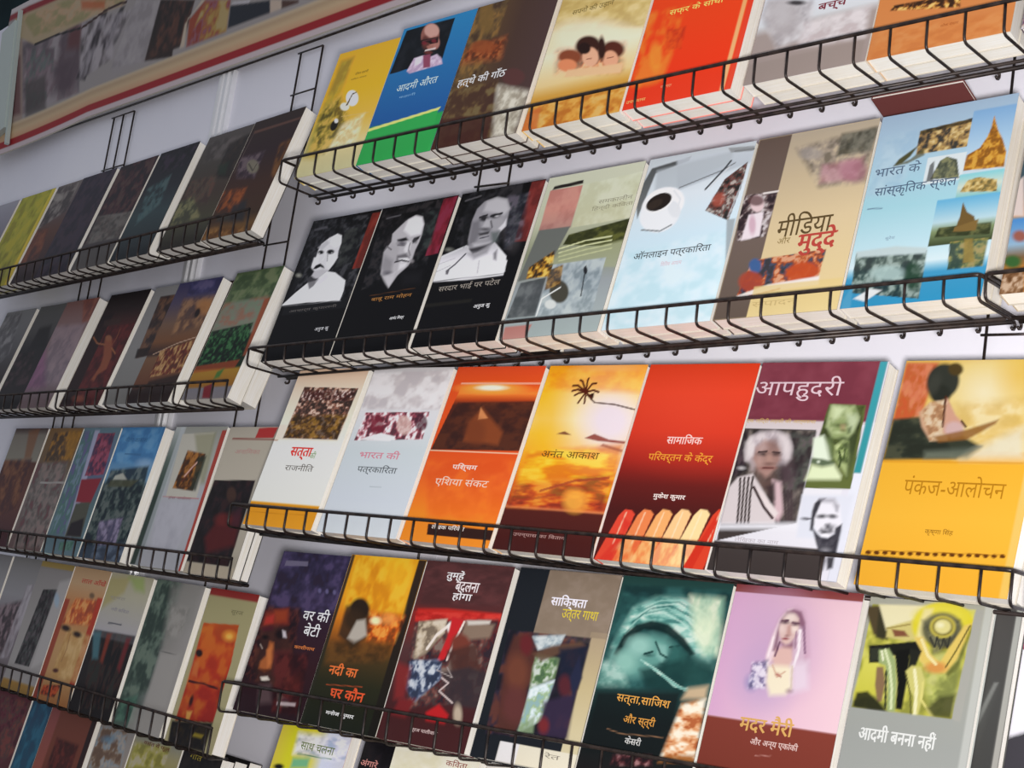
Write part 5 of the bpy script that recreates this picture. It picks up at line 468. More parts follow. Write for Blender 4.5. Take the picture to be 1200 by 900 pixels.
book(RIGHT[4],0.0019,-0.0645,0.1367,0.2097,0.017,0.197,
  [('Q',[-13.7,-21,150.4,-21,150.4,230.6,-13.7,230.6],[0,0,0,209.7],[(0,'2a4a46'),(0.2,'2f5a58'),(0.5,'34605e'),(0.62,'264240'),(0.7,'1c2c2c'),(1,'241f20')],0.5,1),('N',[3.5,9.9,136.4,7.6,135.6,109.9,3.5,117],['24484a','3c6c6a','1c3a3c','2e5a58'],22,14,97,0.8,6),('P',[6.9,83.3,11.1,63.3,23,34.2,46.3,21.1,78.8,18.7,109.2,35.5,130.9,57.8,133.3,84,115.2,80.6,93.9,61.2,67.2,47.2,46.5,44.9,27,59.1,15.3,76.9,8.6,99.8],'7fb4aa',10,0.8),('N',[7.8,74.9,23,34.2,52.9,20.6,85.9,20.9,127.9,58,127.4,79.3,90.8,61.5,60.3,46.5,34.5,50.1,17,71.2],['a8d0c4','4c847e','8cc0b4','d0e4d8','6aa49a'],16,7,104,0.9,8),('L',[18.7,65.4,32.1,41.9,56.8,34.3,85.6,42.9,116.4,61.8],1.8,'b8dace',0.75),('L',[21,59.6,35.9,38.7,60.8,32,90.3,41.4,117.5,59],1.8,'5c948c',0.75),('L',[23.4,53.8,39.8,35.6,64.8,29.7,95.1,39.9,118.6,56.2],1.8,'9ccabe',0.75),('L',[25.8,48,43.6,32.5,68.8,27.5,99.8,38.4,119.8,53.4],1.8,'3c7470',0.75),('L',[28.1,42.2,47.4,29.4,72.8,25.2,104.5,37,120.9,50.7],1.8,'b8dace',0.75),('L',[30.5,36.4,51.2,26.3,76.7,23,109.2,35.5,122.1,47.9],1.8,'5c948c',0.75),('L',[32.8,30.6,55,23.2,80.7,20.7,113.9,34,123.2,45.1],1.8,'9ccabe',0.75),('N',[87.6,15.2,129,14.9,138.1,73,119.9,74.8,100.4,49.8],['c8dcc0','e0e8d0','9cc0a8','b4d0b8'],10,14,111,0.85,8),('E',[115.2,45.8,11.1,-1,4.9,18.3],'dce6c8',12,0.7),('P',[12,82.8,17.9,62.7,31.2,50.3,49.8,44.6,70.2,46.4,93.2,58.6,110,73.1,104.5,76.3,84.5,62.1,62.7,54.5,42.6,54.4,25.4,64.8,17.8,85],'142c2c',3,0.95),('P',[20.3,82,35.3,63.9,53.7,58.1,71,60.6,82.8,67.7,77.1,81.8,68.1,96.2,44,104.3,17.7,107.1],'6ea49a',10,0.9),('E',[41,71.7,14.3,-1.4,2.9,9.6],'a0ccc0',10,0.85),('E',[27.7,89.6,14.4,-1.5,3.2,10.7],'9ccabc',10,0.8),('P',[62.9,66.9,73.3,68.6,77.5,77.7,73.1,84.9,65.2,80.3],'8cbab0',4,0.9),('L',[60,65.8,69.2,77.2,78.3,80.3],2.2,'2c5450',1),('L',[49.9,79.1,59,76],2.4,'1f4442',1),('E',[55.1,79.9,5.2,-0.5,0.5,1.6],'224846',3,0.8),('E',[85.3,70.7,4.4,-0.4,0.4,1.6],'1c3e3c',3,0.8),('L',[78.4,69.5,89.1,67.1],2,'1c3c3a',1),('E',[77,87.2,5.1,-0.5,0.4,1.3],'2c5450',2,1),('P',[82.1,65,100.7,74,99.5,92.9,80.8,94.9,80.2,81.5],'3c706a',6,0.8),('P',[48.1,95.6,95.9,79.9,111.9,91.5,105.3,113.4,63.2,112.9],'1e4240',7,0.85),('L',[47.1,85.4,69.3,93.4,93.9,106.8,105.4,108.1],2,'9ccabe',0.8),('L',[53.2,88,75.7,96.2,97.3,107.4,106.6,108],2,'c0dcd0',0.8),('L',[59.3,90.7,82,99,100.6,108.1,107.9,107.8],2,'6ea89e',0.8),('L',[65.3,93.3,88.3,101.8,104,108.8,109.1,107.7],2,'9ccabe',0.8),('L',[71.3,95.9,94.5,104.6,107.4,109.5,110.3,107.5],2,'c0dcd0',0.8),('L',[77.3,98.5,100.7,107.3,110.7,110.1,111.5,107.4],2,'6ea89e',0.8),('N',[-1.5,89.8,24.4,95.4,39.9,112.9,0.2,117.3],['b4d4c8','6a9a90','8cb8ac'],12,8,118,0.85,8),('P',[94.5,74.7,136.4,78.4,134.2,104.8,110,107.6],'274e4a',10,0.8),('P',[111.5,107.4,133.5,102.3,133.9,115.2,106.7,118.5],'d8bc98',6,0.8),('P',[1.9,122.7,104.6,110.8,104,175.9,3.5,182.3],'191f20',8,0.85),('N',[108.1,123.5,133.9,115.2,137.5,173.6,97.9,176.8],['d89a6a','f0dcc0','b86a40','e8b890','f6ecd8'],12,6,125,0.95,5),('P',[103.3,173.4,136.2,168.7,135.3,176.5,96.3,182.1],'a8703c',4,0.8),('N',[40.9,182.3,88,175.6,91,186,40.9,192.8],['5a3034','b08484','2c2024'],6,6,132,0.9,3),('L',[26.7,158.2,44.3,160.7,95.6,157.7],0.9,'8a6a50',1)],
  [('सत्ता,साजिश',28.9,132.4,65.9,13,'e0a24c',0,0.01),('और स्त्री',43.7,152.1,38.7,12,'d89844',0,0.01),('केसरी',51.4,169.8,19.8,8,'c8c8c4',0,0.02)],
  '2c4a4c','2c4042','dark teal book with painted veiled face in swirling brush strokes','books in the fourth row of the right rack',0.93,1.2)
book(RIGHT[4],0.1422,-0.0645,0.1393,0.2097,0.019,0.197,
  [('Q',[-13.9,-21,153.2,-21,153.2,230.6,-13.9,230.6],[0,0,0,209.7],[(0,'8a4446'),(0.035,'94524e'),(0.04,'d8b4cc'),(0.3,'e0bcd0'),(0.62,'e4c8d4'),(0.625,'8a4438'),(1,'7c3c30')],0.5,1),('Q',[0,8.4,139.3,8.4,139.3,130,0,130],[0,0,139.3,0],[(0,'dcb0d0'),(0.5,'e6c2d2'),(1,'ecccd4')],0.4,1),('E',[49.7,57.6,33.4,-3.2,9.2,37.4],'c8a8cc',40,0.6),('E',[52.2,93.1,21.2,-2.4,5.2,21.1],'b8a4cc',30,0.6),('E',[39.9,94.5,6.2,-0.7,1.7,6.9],'8088b8',8,0.6),('E',[69,51.4,26.6,-2.5,7.7,32.3],'c8a6c4',40,0.55),('P',[51.7,67.2,52.4,49,55.7,32.5,62,22.2,71.4,18.8,80.8,22,86.9,36.9,94.7,60.4,98,77.6,83.6,76.6,53.4,70.9],'c8a4b6',8,0.8),('P',[49.6,67.4,52.1,47.8,56.2,31.2,63.2,21.1,68.7,19.7,63.7,26,59.4,34.1,59.8,52.2,59.5,69,52.1,77.4],'ecd6dc',3,1),('P',[62.2,22.8,68.9,20.3,77.9,22,84.3,32,87.3,48.4,83,52.6,76.5,40.4,64.2,31.1,59.2,39.4,60.4,63.7,55.5,61.7,55.9,42.2,57.3,31.7],'8c6278',3,0.9),('P',[58.4,36.2,59.9,30.2,64.5,26.6,70.7,25.1,76.7,28.8,79.6,40.1,76.9,48.1,72.5,53.9,68.6,55.5,63.8,52.5,60.1,47,57.9,41.4],'dcc0ba',3,1),('E',[67.6,28.5,6.2,-0.5,1,4.1],'eadad2',5,0.9),('E',[74.5,39.3,3.4,-0.3,0.7,3],'f0e0d6',5,0.9),('E',[60.7,39.5,2.6,-0.2,0.9,3.8],'e8d2cc',4,0.8),('E',[62.8,33.8,3.7,-0.3,0.3,1.3],'4a3044',2.5,0.95),('E',[74.1,34.9,3.4,-0.3,0.3,1.1],'5a3c4e',2.5,0.95),('L',[58.9,32.4,66,31.5],2,'6a4a5a',1),('L',[70.5,33.2,77.5,33.4],2,'6a4a5a',1),('P',[66.5,36.1,69.7,36.1,72.2,45.3,66.7,46.7],'c29a92',3,0.85),('E',[68.1,46.3,2,-0.2,0.2,0.8],'8c5c5c',2,0.8),('E',[66.8,49.3,3.4,-0.3,0.3,1.1],'943f4c',1.5,1),('E',[67.5,52.2,2.5,-0.2,0.2,1],'e0beb4',3,1),('P',[63.9,53.1,67.9,55.6,72.5,53.9,78,46.7,80.9,52.8,76.7,59.6,66.6,59.3],'946a78',4,0.9),('P',[59.5,60,66.1,57.4,76.3,57.7,80.5,69.4,75.6,78.8,61.2,79,57.3,69.2],'e0bcb2',5,0.95),('P',[76.1,50.7,79.8,36.3,85.9,40.8,91.9,70.7,80.3,74.5],'d6bccc',4,0.9),('L',[80.5,40.1,83.5,58.9,81.7,74.3],3,'f2e8ec',1),('L',[83.8,35.9,90.6,60.8],2.4,'9a7890',1),('L',[76.8,41.7,79.2,56.8],1.8,'a8889a',1),('L',[53.9,48.9,52.2,67.1],2.4,'f4e4e8',1),('L',[61.5,53.4,59.6,66.4],2.2,'7a566a',1),('P',[53.2,76,80.3,74.5,84.9,94.1,78.9,101.6,63,104.1,55.7,92.3],'f2e8cc',6,0.95),('P',[79.7,72,95.7,67.8,101.6,93.4,86.1,98.9],'e6d6e2',8,0.85),('E',[66.4,83.8,2.3,-0.2,0.4,1.7],'cc9484',3,0.8),('L',[58.9,75.4,66.5,86.1,73.8,80.2],1.6,'d6b49c',1),('E',[82.6,97.5,2.8,-0.3,0.4,1.7],'9a8080',4,0.8),('L',[80.3,74.5,83.8,95.4],1.8,'d8c8b8',1),('N',[36.7,75.5,53,71.1,56.5,98,38.2,100.1],['5a5878','d8d0e0','8a88a8','ece8f0'],5,5,100,0.8,4),('L',[65.4,83.5,70.6,85.6],1.5,'b87a70',1),('L',[61.2,160.5,77.6,158.7],0.8,'b8847a',1)],
  [('मदर मैरी',37.1,140.6,57.3,18,'d8a860',0,0.02),('और अन्य एकांकी',52.8,153.1,50.6,9,'e0c0b8',0,0.015)],
  'c8d4d4','cfc8ba','pink book with painted veiled woman above a brown band','books in the fourth row of the right rack',0.81,1.2)
book(RIGHT[4],0.2885,-0.0645,0.1175,0.2097,0.008,0.197,
  [('F','a9aca6'),('Q',[-11.8,-21,129.2,-21,129.2,230.6,-11.8,230.6],[0,0,0,209.7],[(0,'b4b4a6'),(0.6,'aaada8'),(1,'b0b2ae')],0.5,1),('P',[3.2,7.1,102.1,4.6,97.4,101.6,2.4,102.1],'c4c25c',0.5,1),('N',[3.2,7.1,102.1,4.6,97.4,101.6,2.4,102.1],['b8b650','d8d468','8a8c40','e4e08c'],16,16,103,0.75,1),('Q',[1.4,90.6,6,58.8,18.8,52.2,26.2,87.7,2.5,95.7],[0,52.2,0,95.7],[(0,'e0dc6c'),(1,'d0cc50')],3,1),('P',[65.1,62.9,95.2,39.6,97.4,94.3,80.4,101.3,68.9,82.7],'b4ba68',6,0.8),('N',[63.2,52.9,96.9,34.4,97.4,94.3,76.9,96.8],['d4d488','a0a85c','7c8448','c8cc74'],12,10,110,0.75,6),('P',[-4.5,9.1,12.5,7.7,21,21.7,20.3,39,9.5,34.7],'5c5038',3,1),('P',[10.2,10.6,26,25.3,24.5,38.6,12.8,37],'43402e',3,1),('P',[9.4,6.6,61.9,3.9,57.3,22.5,51.9,23,33.1,25.9,21.2,29.6],'efe8c0',2.5,1),('P',[22.1,26.9,53.1,15.1,59.3,32.7,43.9,38.1,22.6,36.1],'d8cc84',2.5,1),('P',[26.6,28.4,39.3,28.8,44.4,33.6,30.7,34.8],'8c5c44',2,1),('L',[21,28.3,43.6,22.4],1.4,'a89858',1),('E',[74.6,21,29.1,-2.5,4,21.2],'e2d63e',3,1),('E',[70.3,12.3,23.6,-1.9,1.9,10.2],'eae05a',6,0.8),('P',[54.3,7.1,62.4,6.5,60.7,40.3,71.1,52.1,64.1,58,51.4,41.2,51.9,23],'efe4a4',4,1),('E',[74.5,24.9,19.3,-1.7,2.9,15.6],'7c7a58',4,1),('N',[53.6,17.6,89.4,14.6,89.6,37.6,70.1,47.1],['5a5a4a','8c8a6a','44443a'],8,10,117,0.8,4),('E',[74.5,22.1,12.1,-1.1,1.9,10.1],'c4b858',2,1),('E',[74.5,22.1,9.5,-0.8,1.5,7.8],'8e8444',1.5,1),('E',[74.5,21.8,7.6,-0.7,1.2,6.3],'e4dc98',2,1),('E',[72.1,20.7,3.2,-0.3,0.4,2.3],'f2eec4',3,1),('L',[64.6,32.3,70.3,40.7,71.2,31.6,75.7,41.5,77.5,32.3,82.2,40.3,83,30.6],1.6,'3c3c36',1),('P',[49.9,33.6,57.9,32.9,67.5,47.4,78,53.5,83.6,40.7,94.2,19.3,101.5,16.1,93.2,49.9,85,62.8,73,62.1,59.4,54.6],'e6cc70',2.5,1),('E',[75,58.6,9.9,-1,0.9,5],'dc9c54',4,0.95),('L',[57.1,35.5,65.6,48.9,74.4,55.6],2.6,'f2e6ac',1),('L',[99.4,18.9,90.5,42.6,84,57.1],1.4,'6c6430',1),('P',[85,62.8,93.2,49.9,100.7,18.8,102.9,21.1,95.6,55.9,87.1,66.9],'6a6c34',3,0.8),('P',[7.5,45.4,52,37.3,59,45.7,46.4,50.8,32.8,52.1,23.2,59.6,10.7,60.9],'23241f',1.6,1),('P',[33.4,48.2,47.8,44.2,50.6,72.2,50.5,98.8,44.5,98.8,41.7,75.7],'1a1b18',1.6,1),('P',[47.8,44.2,59,45.7,56.2,58.8,49.1,64.6],'2c2e26',2,1),('P',[9.4,47.9,20.3,45.5,19.9,57.3,11.8,59.5],'3c4034',1.5,1),('P',[18,48.4,27.4,46.1,35.8,55.7,40.9,75.8,44.2,101.3,36.8,101.7,32.8,76.7,27,61.8,20.4,59.9],'a8b880',2,1),('L',[24.1,47.8,31.4,61.4,37.4,81.3,40.1,98.8],2.4,'dfe8bc',1),('L',[21.1,49.4,24,56.9],2,'eef2d0',1),('P',[19,64,25.3,63.3,30.1,77,30.2,93.7,26,94.9,20.8,80.6],'94785a',2,1),('L',[28.9,66.8,34.7,99.5],2,'3c4430',1),('P',[47.5,64.8,52.2,59.2,61.2,59.5,67,70.3,67.8,82.9,66.4,103.1,61.2,103.7,59.4,86.4,53.7,79.4],'d6d080',2,1),('L',[55.6,62.7,60.6,78.7,63.3,101],3,'f2eec0',1),('L',[65.7,73,66.7,88,77.4,99.2,83.3,102.9],2,'e4dc88',1),('L',[48.3,67.3,55.7,84.3,59.9,102.7],1.4,'6a6838',1),('P',[2.7,102.1,4.4,89,14.7,86.5,27.6,94.7,37.6,102.7,38,104.6],'2c2e20',3,0.95),('P',[73.3,94.7,82.3,83.7,97.3,79.4,97.4,101.6,80.5,101.8],'4a4c2c',5,0.9),('P',[74.8,72,87.3,68.1,97.5,59.5,97.3,79.4,87,80.6],'8a9050',6,0.7),('P',[102.1,4.6,109.8,4,105.4,103,97.4,101.6],'b2b2aa',0.5,1),('P',[1,102.3,98.7,101.5,98.8,108.8,1.3,110],'abaea8',0.5,1),('Q',[110.4,0,117.5,0,117.5,209.7,110.4,209.7],[0,0,0,209.7],[(0,'c8cac2'),(1,'c4c6c2')],1,1)],
  [('आदमी बनना नहीं',13.9,131.8,72.5,17,'eceeea',0,0.02)],
  'b8bcb8','b8bcb8','grey book with yellow green painting of a crouching woman','books in the fourth row of the right rack',0.7,1.2)
book(RIGHT[4],0.3160,-0.0545,0.1125,0.2130,0.011,0.197,
  [('F','4e4e4b'),('Q',[-11.2,-21.3,123.8,-21.3,123.8,234.3,-11.2,234.3],[0,0,0,213],[(0,'5c5a58'),(0.4,'565654'),(1,'484846')],0.5,1),('P',[97.3,69.5,101,69.1,77.5,145.3,72.5,146],'9a9c98',2,0.8),('P',[87.7,95.3,98.9,71.8,85.3,139.3,73.7,145.8],'6a6c68',10,0.5),('Q',[106.9,0,112.5,0,112.5,213,106.9,213],[0,0,0,213],[(0,'b8bab4'),(1,'b0aca4')],1,1)],
  [],
  '4a4a48','5a5a58','dark grey shrink wrapped book standing at the end of the fourth row','books in the fourth row of the right rack',0.69,1.2)
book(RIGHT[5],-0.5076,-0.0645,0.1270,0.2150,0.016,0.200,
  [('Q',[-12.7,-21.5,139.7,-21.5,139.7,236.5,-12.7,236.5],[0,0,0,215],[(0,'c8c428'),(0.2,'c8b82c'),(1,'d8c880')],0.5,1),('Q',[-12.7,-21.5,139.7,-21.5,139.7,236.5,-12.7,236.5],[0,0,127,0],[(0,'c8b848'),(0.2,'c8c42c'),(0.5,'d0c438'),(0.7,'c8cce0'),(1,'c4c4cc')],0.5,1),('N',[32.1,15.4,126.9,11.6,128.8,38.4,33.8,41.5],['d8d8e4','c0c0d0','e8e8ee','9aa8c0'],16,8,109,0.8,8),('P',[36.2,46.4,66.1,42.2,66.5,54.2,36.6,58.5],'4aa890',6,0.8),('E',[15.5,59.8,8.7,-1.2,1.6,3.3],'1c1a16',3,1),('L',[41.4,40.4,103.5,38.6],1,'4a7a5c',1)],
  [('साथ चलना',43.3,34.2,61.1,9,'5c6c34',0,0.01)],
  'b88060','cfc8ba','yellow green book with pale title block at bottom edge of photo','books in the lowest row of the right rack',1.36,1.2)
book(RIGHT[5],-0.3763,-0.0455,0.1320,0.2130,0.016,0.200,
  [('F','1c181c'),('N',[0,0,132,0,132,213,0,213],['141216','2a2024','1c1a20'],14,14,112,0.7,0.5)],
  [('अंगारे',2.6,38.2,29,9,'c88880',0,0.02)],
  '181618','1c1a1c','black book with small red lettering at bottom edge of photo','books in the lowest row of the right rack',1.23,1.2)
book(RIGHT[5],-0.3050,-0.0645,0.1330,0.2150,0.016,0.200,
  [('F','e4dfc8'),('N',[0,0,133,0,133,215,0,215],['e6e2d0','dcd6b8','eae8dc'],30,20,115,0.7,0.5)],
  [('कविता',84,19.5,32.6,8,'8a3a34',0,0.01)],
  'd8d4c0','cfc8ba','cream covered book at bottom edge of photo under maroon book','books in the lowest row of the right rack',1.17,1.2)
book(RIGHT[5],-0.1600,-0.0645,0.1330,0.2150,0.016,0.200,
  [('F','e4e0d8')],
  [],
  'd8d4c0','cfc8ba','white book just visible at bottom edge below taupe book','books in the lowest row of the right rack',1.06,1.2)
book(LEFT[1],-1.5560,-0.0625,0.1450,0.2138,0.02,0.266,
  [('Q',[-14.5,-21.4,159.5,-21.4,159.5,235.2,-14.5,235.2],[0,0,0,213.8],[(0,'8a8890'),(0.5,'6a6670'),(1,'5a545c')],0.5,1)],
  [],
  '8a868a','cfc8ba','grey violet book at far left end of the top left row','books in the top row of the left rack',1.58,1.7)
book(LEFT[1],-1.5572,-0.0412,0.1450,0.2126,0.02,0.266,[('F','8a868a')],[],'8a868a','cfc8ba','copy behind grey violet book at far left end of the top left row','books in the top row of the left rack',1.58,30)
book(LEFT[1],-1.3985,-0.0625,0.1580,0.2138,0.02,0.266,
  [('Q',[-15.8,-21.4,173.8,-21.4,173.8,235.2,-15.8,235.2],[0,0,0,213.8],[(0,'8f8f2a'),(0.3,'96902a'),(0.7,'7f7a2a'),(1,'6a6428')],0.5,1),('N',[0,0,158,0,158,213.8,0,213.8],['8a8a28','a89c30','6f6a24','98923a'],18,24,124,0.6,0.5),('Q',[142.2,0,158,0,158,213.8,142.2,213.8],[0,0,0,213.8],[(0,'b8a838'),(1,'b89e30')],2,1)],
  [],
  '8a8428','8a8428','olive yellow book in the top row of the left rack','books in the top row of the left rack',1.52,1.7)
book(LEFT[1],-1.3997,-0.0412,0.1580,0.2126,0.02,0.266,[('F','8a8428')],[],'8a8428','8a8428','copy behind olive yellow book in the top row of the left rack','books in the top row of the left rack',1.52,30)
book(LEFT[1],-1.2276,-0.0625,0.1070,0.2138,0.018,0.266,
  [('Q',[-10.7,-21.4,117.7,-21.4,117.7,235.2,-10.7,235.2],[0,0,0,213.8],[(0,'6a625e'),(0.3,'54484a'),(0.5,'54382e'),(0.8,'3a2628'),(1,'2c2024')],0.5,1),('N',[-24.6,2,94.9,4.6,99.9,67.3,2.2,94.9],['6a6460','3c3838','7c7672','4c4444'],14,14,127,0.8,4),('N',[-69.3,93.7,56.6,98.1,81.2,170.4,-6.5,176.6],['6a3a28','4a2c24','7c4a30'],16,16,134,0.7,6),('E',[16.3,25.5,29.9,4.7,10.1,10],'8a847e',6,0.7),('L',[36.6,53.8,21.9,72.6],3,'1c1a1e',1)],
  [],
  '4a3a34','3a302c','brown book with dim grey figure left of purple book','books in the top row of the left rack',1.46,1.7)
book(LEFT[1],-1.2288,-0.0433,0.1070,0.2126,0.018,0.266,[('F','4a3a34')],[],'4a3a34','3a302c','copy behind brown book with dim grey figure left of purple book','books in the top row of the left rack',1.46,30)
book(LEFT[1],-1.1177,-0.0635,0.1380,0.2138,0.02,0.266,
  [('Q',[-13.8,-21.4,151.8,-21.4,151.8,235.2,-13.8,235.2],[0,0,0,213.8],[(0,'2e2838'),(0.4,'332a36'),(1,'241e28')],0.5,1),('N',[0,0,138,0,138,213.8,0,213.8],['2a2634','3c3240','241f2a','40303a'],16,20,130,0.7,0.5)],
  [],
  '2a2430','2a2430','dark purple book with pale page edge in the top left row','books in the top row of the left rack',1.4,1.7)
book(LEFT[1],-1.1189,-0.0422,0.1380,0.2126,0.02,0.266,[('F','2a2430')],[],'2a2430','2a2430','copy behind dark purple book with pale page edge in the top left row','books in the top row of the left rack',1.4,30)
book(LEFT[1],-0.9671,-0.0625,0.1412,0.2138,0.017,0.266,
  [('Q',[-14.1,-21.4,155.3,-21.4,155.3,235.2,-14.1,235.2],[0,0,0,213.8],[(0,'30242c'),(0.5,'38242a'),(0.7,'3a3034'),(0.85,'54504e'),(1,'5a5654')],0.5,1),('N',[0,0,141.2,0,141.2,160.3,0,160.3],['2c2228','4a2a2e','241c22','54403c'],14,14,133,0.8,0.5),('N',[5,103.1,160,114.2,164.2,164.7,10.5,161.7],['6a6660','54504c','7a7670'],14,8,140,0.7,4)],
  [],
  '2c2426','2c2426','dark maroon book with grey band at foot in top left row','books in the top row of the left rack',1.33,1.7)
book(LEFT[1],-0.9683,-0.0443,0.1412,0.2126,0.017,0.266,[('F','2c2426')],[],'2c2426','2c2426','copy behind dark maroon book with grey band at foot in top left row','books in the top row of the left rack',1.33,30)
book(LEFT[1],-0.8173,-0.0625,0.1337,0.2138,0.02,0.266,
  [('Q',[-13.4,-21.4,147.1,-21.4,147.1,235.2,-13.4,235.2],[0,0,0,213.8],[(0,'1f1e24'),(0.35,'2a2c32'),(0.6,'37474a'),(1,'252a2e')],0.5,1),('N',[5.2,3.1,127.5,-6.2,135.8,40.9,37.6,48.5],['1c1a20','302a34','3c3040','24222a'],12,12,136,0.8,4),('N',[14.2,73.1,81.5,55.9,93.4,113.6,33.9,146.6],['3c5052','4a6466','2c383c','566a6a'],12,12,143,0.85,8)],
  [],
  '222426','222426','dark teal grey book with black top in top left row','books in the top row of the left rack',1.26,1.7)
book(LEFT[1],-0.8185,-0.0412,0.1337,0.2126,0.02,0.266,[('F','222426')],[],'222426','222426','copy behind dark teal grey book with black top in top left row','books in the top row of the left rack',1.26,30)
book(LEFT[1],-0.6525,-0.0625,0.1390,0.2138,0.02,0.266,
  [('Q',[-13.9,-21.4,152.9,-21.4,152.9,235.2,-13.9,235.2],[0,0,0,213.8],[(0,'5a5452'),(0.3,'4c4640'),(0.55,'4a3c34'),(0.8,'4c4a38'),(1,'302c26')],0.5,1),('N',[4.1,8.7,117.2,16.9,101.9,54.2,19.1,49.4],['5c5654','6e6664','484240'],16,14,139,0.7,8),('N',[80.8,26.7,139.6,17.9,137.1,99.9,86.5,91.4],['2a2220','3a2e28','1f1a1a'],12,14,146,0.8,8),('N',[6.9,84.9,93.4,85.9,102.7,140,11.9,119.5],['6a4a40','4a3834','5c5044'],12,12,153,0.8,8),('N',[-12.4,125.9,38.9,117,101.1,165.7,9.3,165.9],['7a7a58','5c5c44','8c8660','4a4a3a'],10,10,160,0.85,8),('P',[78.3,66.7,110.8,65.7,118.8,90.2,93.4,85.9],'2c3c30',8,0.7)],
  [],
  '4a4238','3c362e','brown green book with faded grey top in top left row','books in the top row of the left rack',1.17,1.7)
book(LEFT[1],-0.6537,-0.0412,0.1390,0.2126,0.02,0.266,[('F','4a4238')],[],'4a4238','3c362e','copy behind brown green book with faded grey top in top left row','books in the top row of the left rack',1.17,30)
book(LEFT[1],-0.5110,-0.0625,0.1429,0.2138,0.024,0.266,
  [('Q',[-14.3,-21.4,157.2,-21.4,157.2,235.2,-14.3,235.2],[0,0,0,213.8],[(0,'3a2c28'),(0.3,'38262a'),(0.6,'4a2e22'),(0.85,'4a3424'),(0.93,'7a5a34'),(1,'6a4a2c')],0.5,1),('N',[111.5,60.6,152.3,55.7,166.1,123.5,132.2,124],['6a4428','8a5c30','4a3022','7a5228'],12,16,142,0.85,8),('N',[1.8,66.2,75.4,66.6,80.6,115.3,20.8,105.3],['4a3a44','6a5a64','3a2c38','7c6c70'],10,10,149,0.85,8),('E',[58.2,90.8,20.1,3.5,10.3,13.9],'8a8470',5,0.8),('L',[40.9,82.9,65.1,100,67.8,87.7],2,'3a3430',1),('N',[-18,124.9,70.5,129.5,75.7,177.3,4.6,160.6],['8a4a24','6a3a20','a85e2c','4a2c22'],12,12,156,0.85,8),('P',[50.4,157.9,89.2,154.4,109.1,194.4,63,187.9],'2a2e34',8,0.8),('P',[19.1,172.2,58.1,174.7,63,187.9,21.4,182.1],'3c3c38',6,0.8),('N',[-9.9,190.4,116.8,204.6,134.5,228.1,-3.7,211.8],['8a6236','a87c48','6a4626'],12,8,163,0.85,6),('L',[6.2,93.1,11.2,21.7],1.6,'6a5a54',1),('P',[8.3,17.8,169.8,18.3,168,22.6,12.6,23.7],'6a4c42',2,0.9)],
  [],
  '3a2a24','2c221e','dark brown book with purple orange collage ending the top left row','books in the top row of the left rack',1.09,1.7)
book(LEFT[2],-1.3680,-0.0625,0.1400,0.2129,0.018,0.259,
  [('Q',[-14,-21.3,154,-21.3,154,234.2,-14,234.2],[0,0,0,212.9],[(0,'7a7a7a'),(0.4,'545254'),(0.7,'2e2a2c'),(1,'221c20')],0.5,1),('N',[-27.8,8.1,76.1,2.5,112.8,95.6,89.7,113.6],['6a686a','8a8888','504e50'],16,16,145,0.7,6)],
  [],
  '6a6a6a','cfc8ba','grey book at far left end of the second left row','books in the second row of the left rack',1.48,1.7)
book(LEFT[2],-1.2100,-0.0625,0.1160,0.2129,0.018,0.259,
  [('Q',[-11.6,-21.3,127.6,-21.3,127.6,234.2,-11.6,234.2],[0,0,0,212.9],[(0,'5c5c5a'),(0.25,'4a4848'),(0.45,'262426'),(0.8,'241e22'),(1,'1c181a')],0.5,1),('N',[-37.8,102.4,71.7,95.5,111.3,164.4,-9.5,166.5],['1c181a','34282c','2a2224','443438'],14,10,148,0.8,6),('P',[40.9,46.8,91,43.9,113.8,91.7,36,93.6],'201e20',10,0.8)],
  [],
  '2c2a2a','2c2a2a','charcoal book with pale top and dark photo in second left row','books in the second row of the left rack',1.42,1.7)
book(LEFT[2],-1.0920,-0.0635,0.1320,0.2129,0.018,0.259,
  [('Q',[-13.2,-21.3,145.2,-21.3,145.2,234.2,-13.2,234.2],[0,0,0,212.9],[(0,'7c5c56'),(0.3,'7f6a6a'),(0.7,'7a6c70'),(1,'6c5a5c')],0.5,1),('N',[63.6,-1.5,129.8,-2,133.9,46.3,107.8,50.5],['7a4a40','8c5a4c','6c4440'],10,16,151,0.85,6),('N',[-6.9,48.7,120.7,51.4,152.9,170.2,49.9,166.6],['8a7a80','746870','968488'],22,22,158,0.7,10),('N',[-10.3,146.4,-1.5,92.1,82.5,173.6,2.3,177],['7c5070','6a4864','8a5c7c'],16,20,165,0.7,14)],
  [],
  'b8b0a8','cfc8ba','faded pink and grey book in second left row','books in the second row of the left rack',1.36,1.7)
book(LEFT[2],-1.0932,-0.0443,0.1320,0.2117,0.018,0.259,[('F','b8b0a8')],[],'b8b0a8','cfc8ba','copy behind faded pink and grey book in second left row','books in the second row of the left rack',1.36,30)
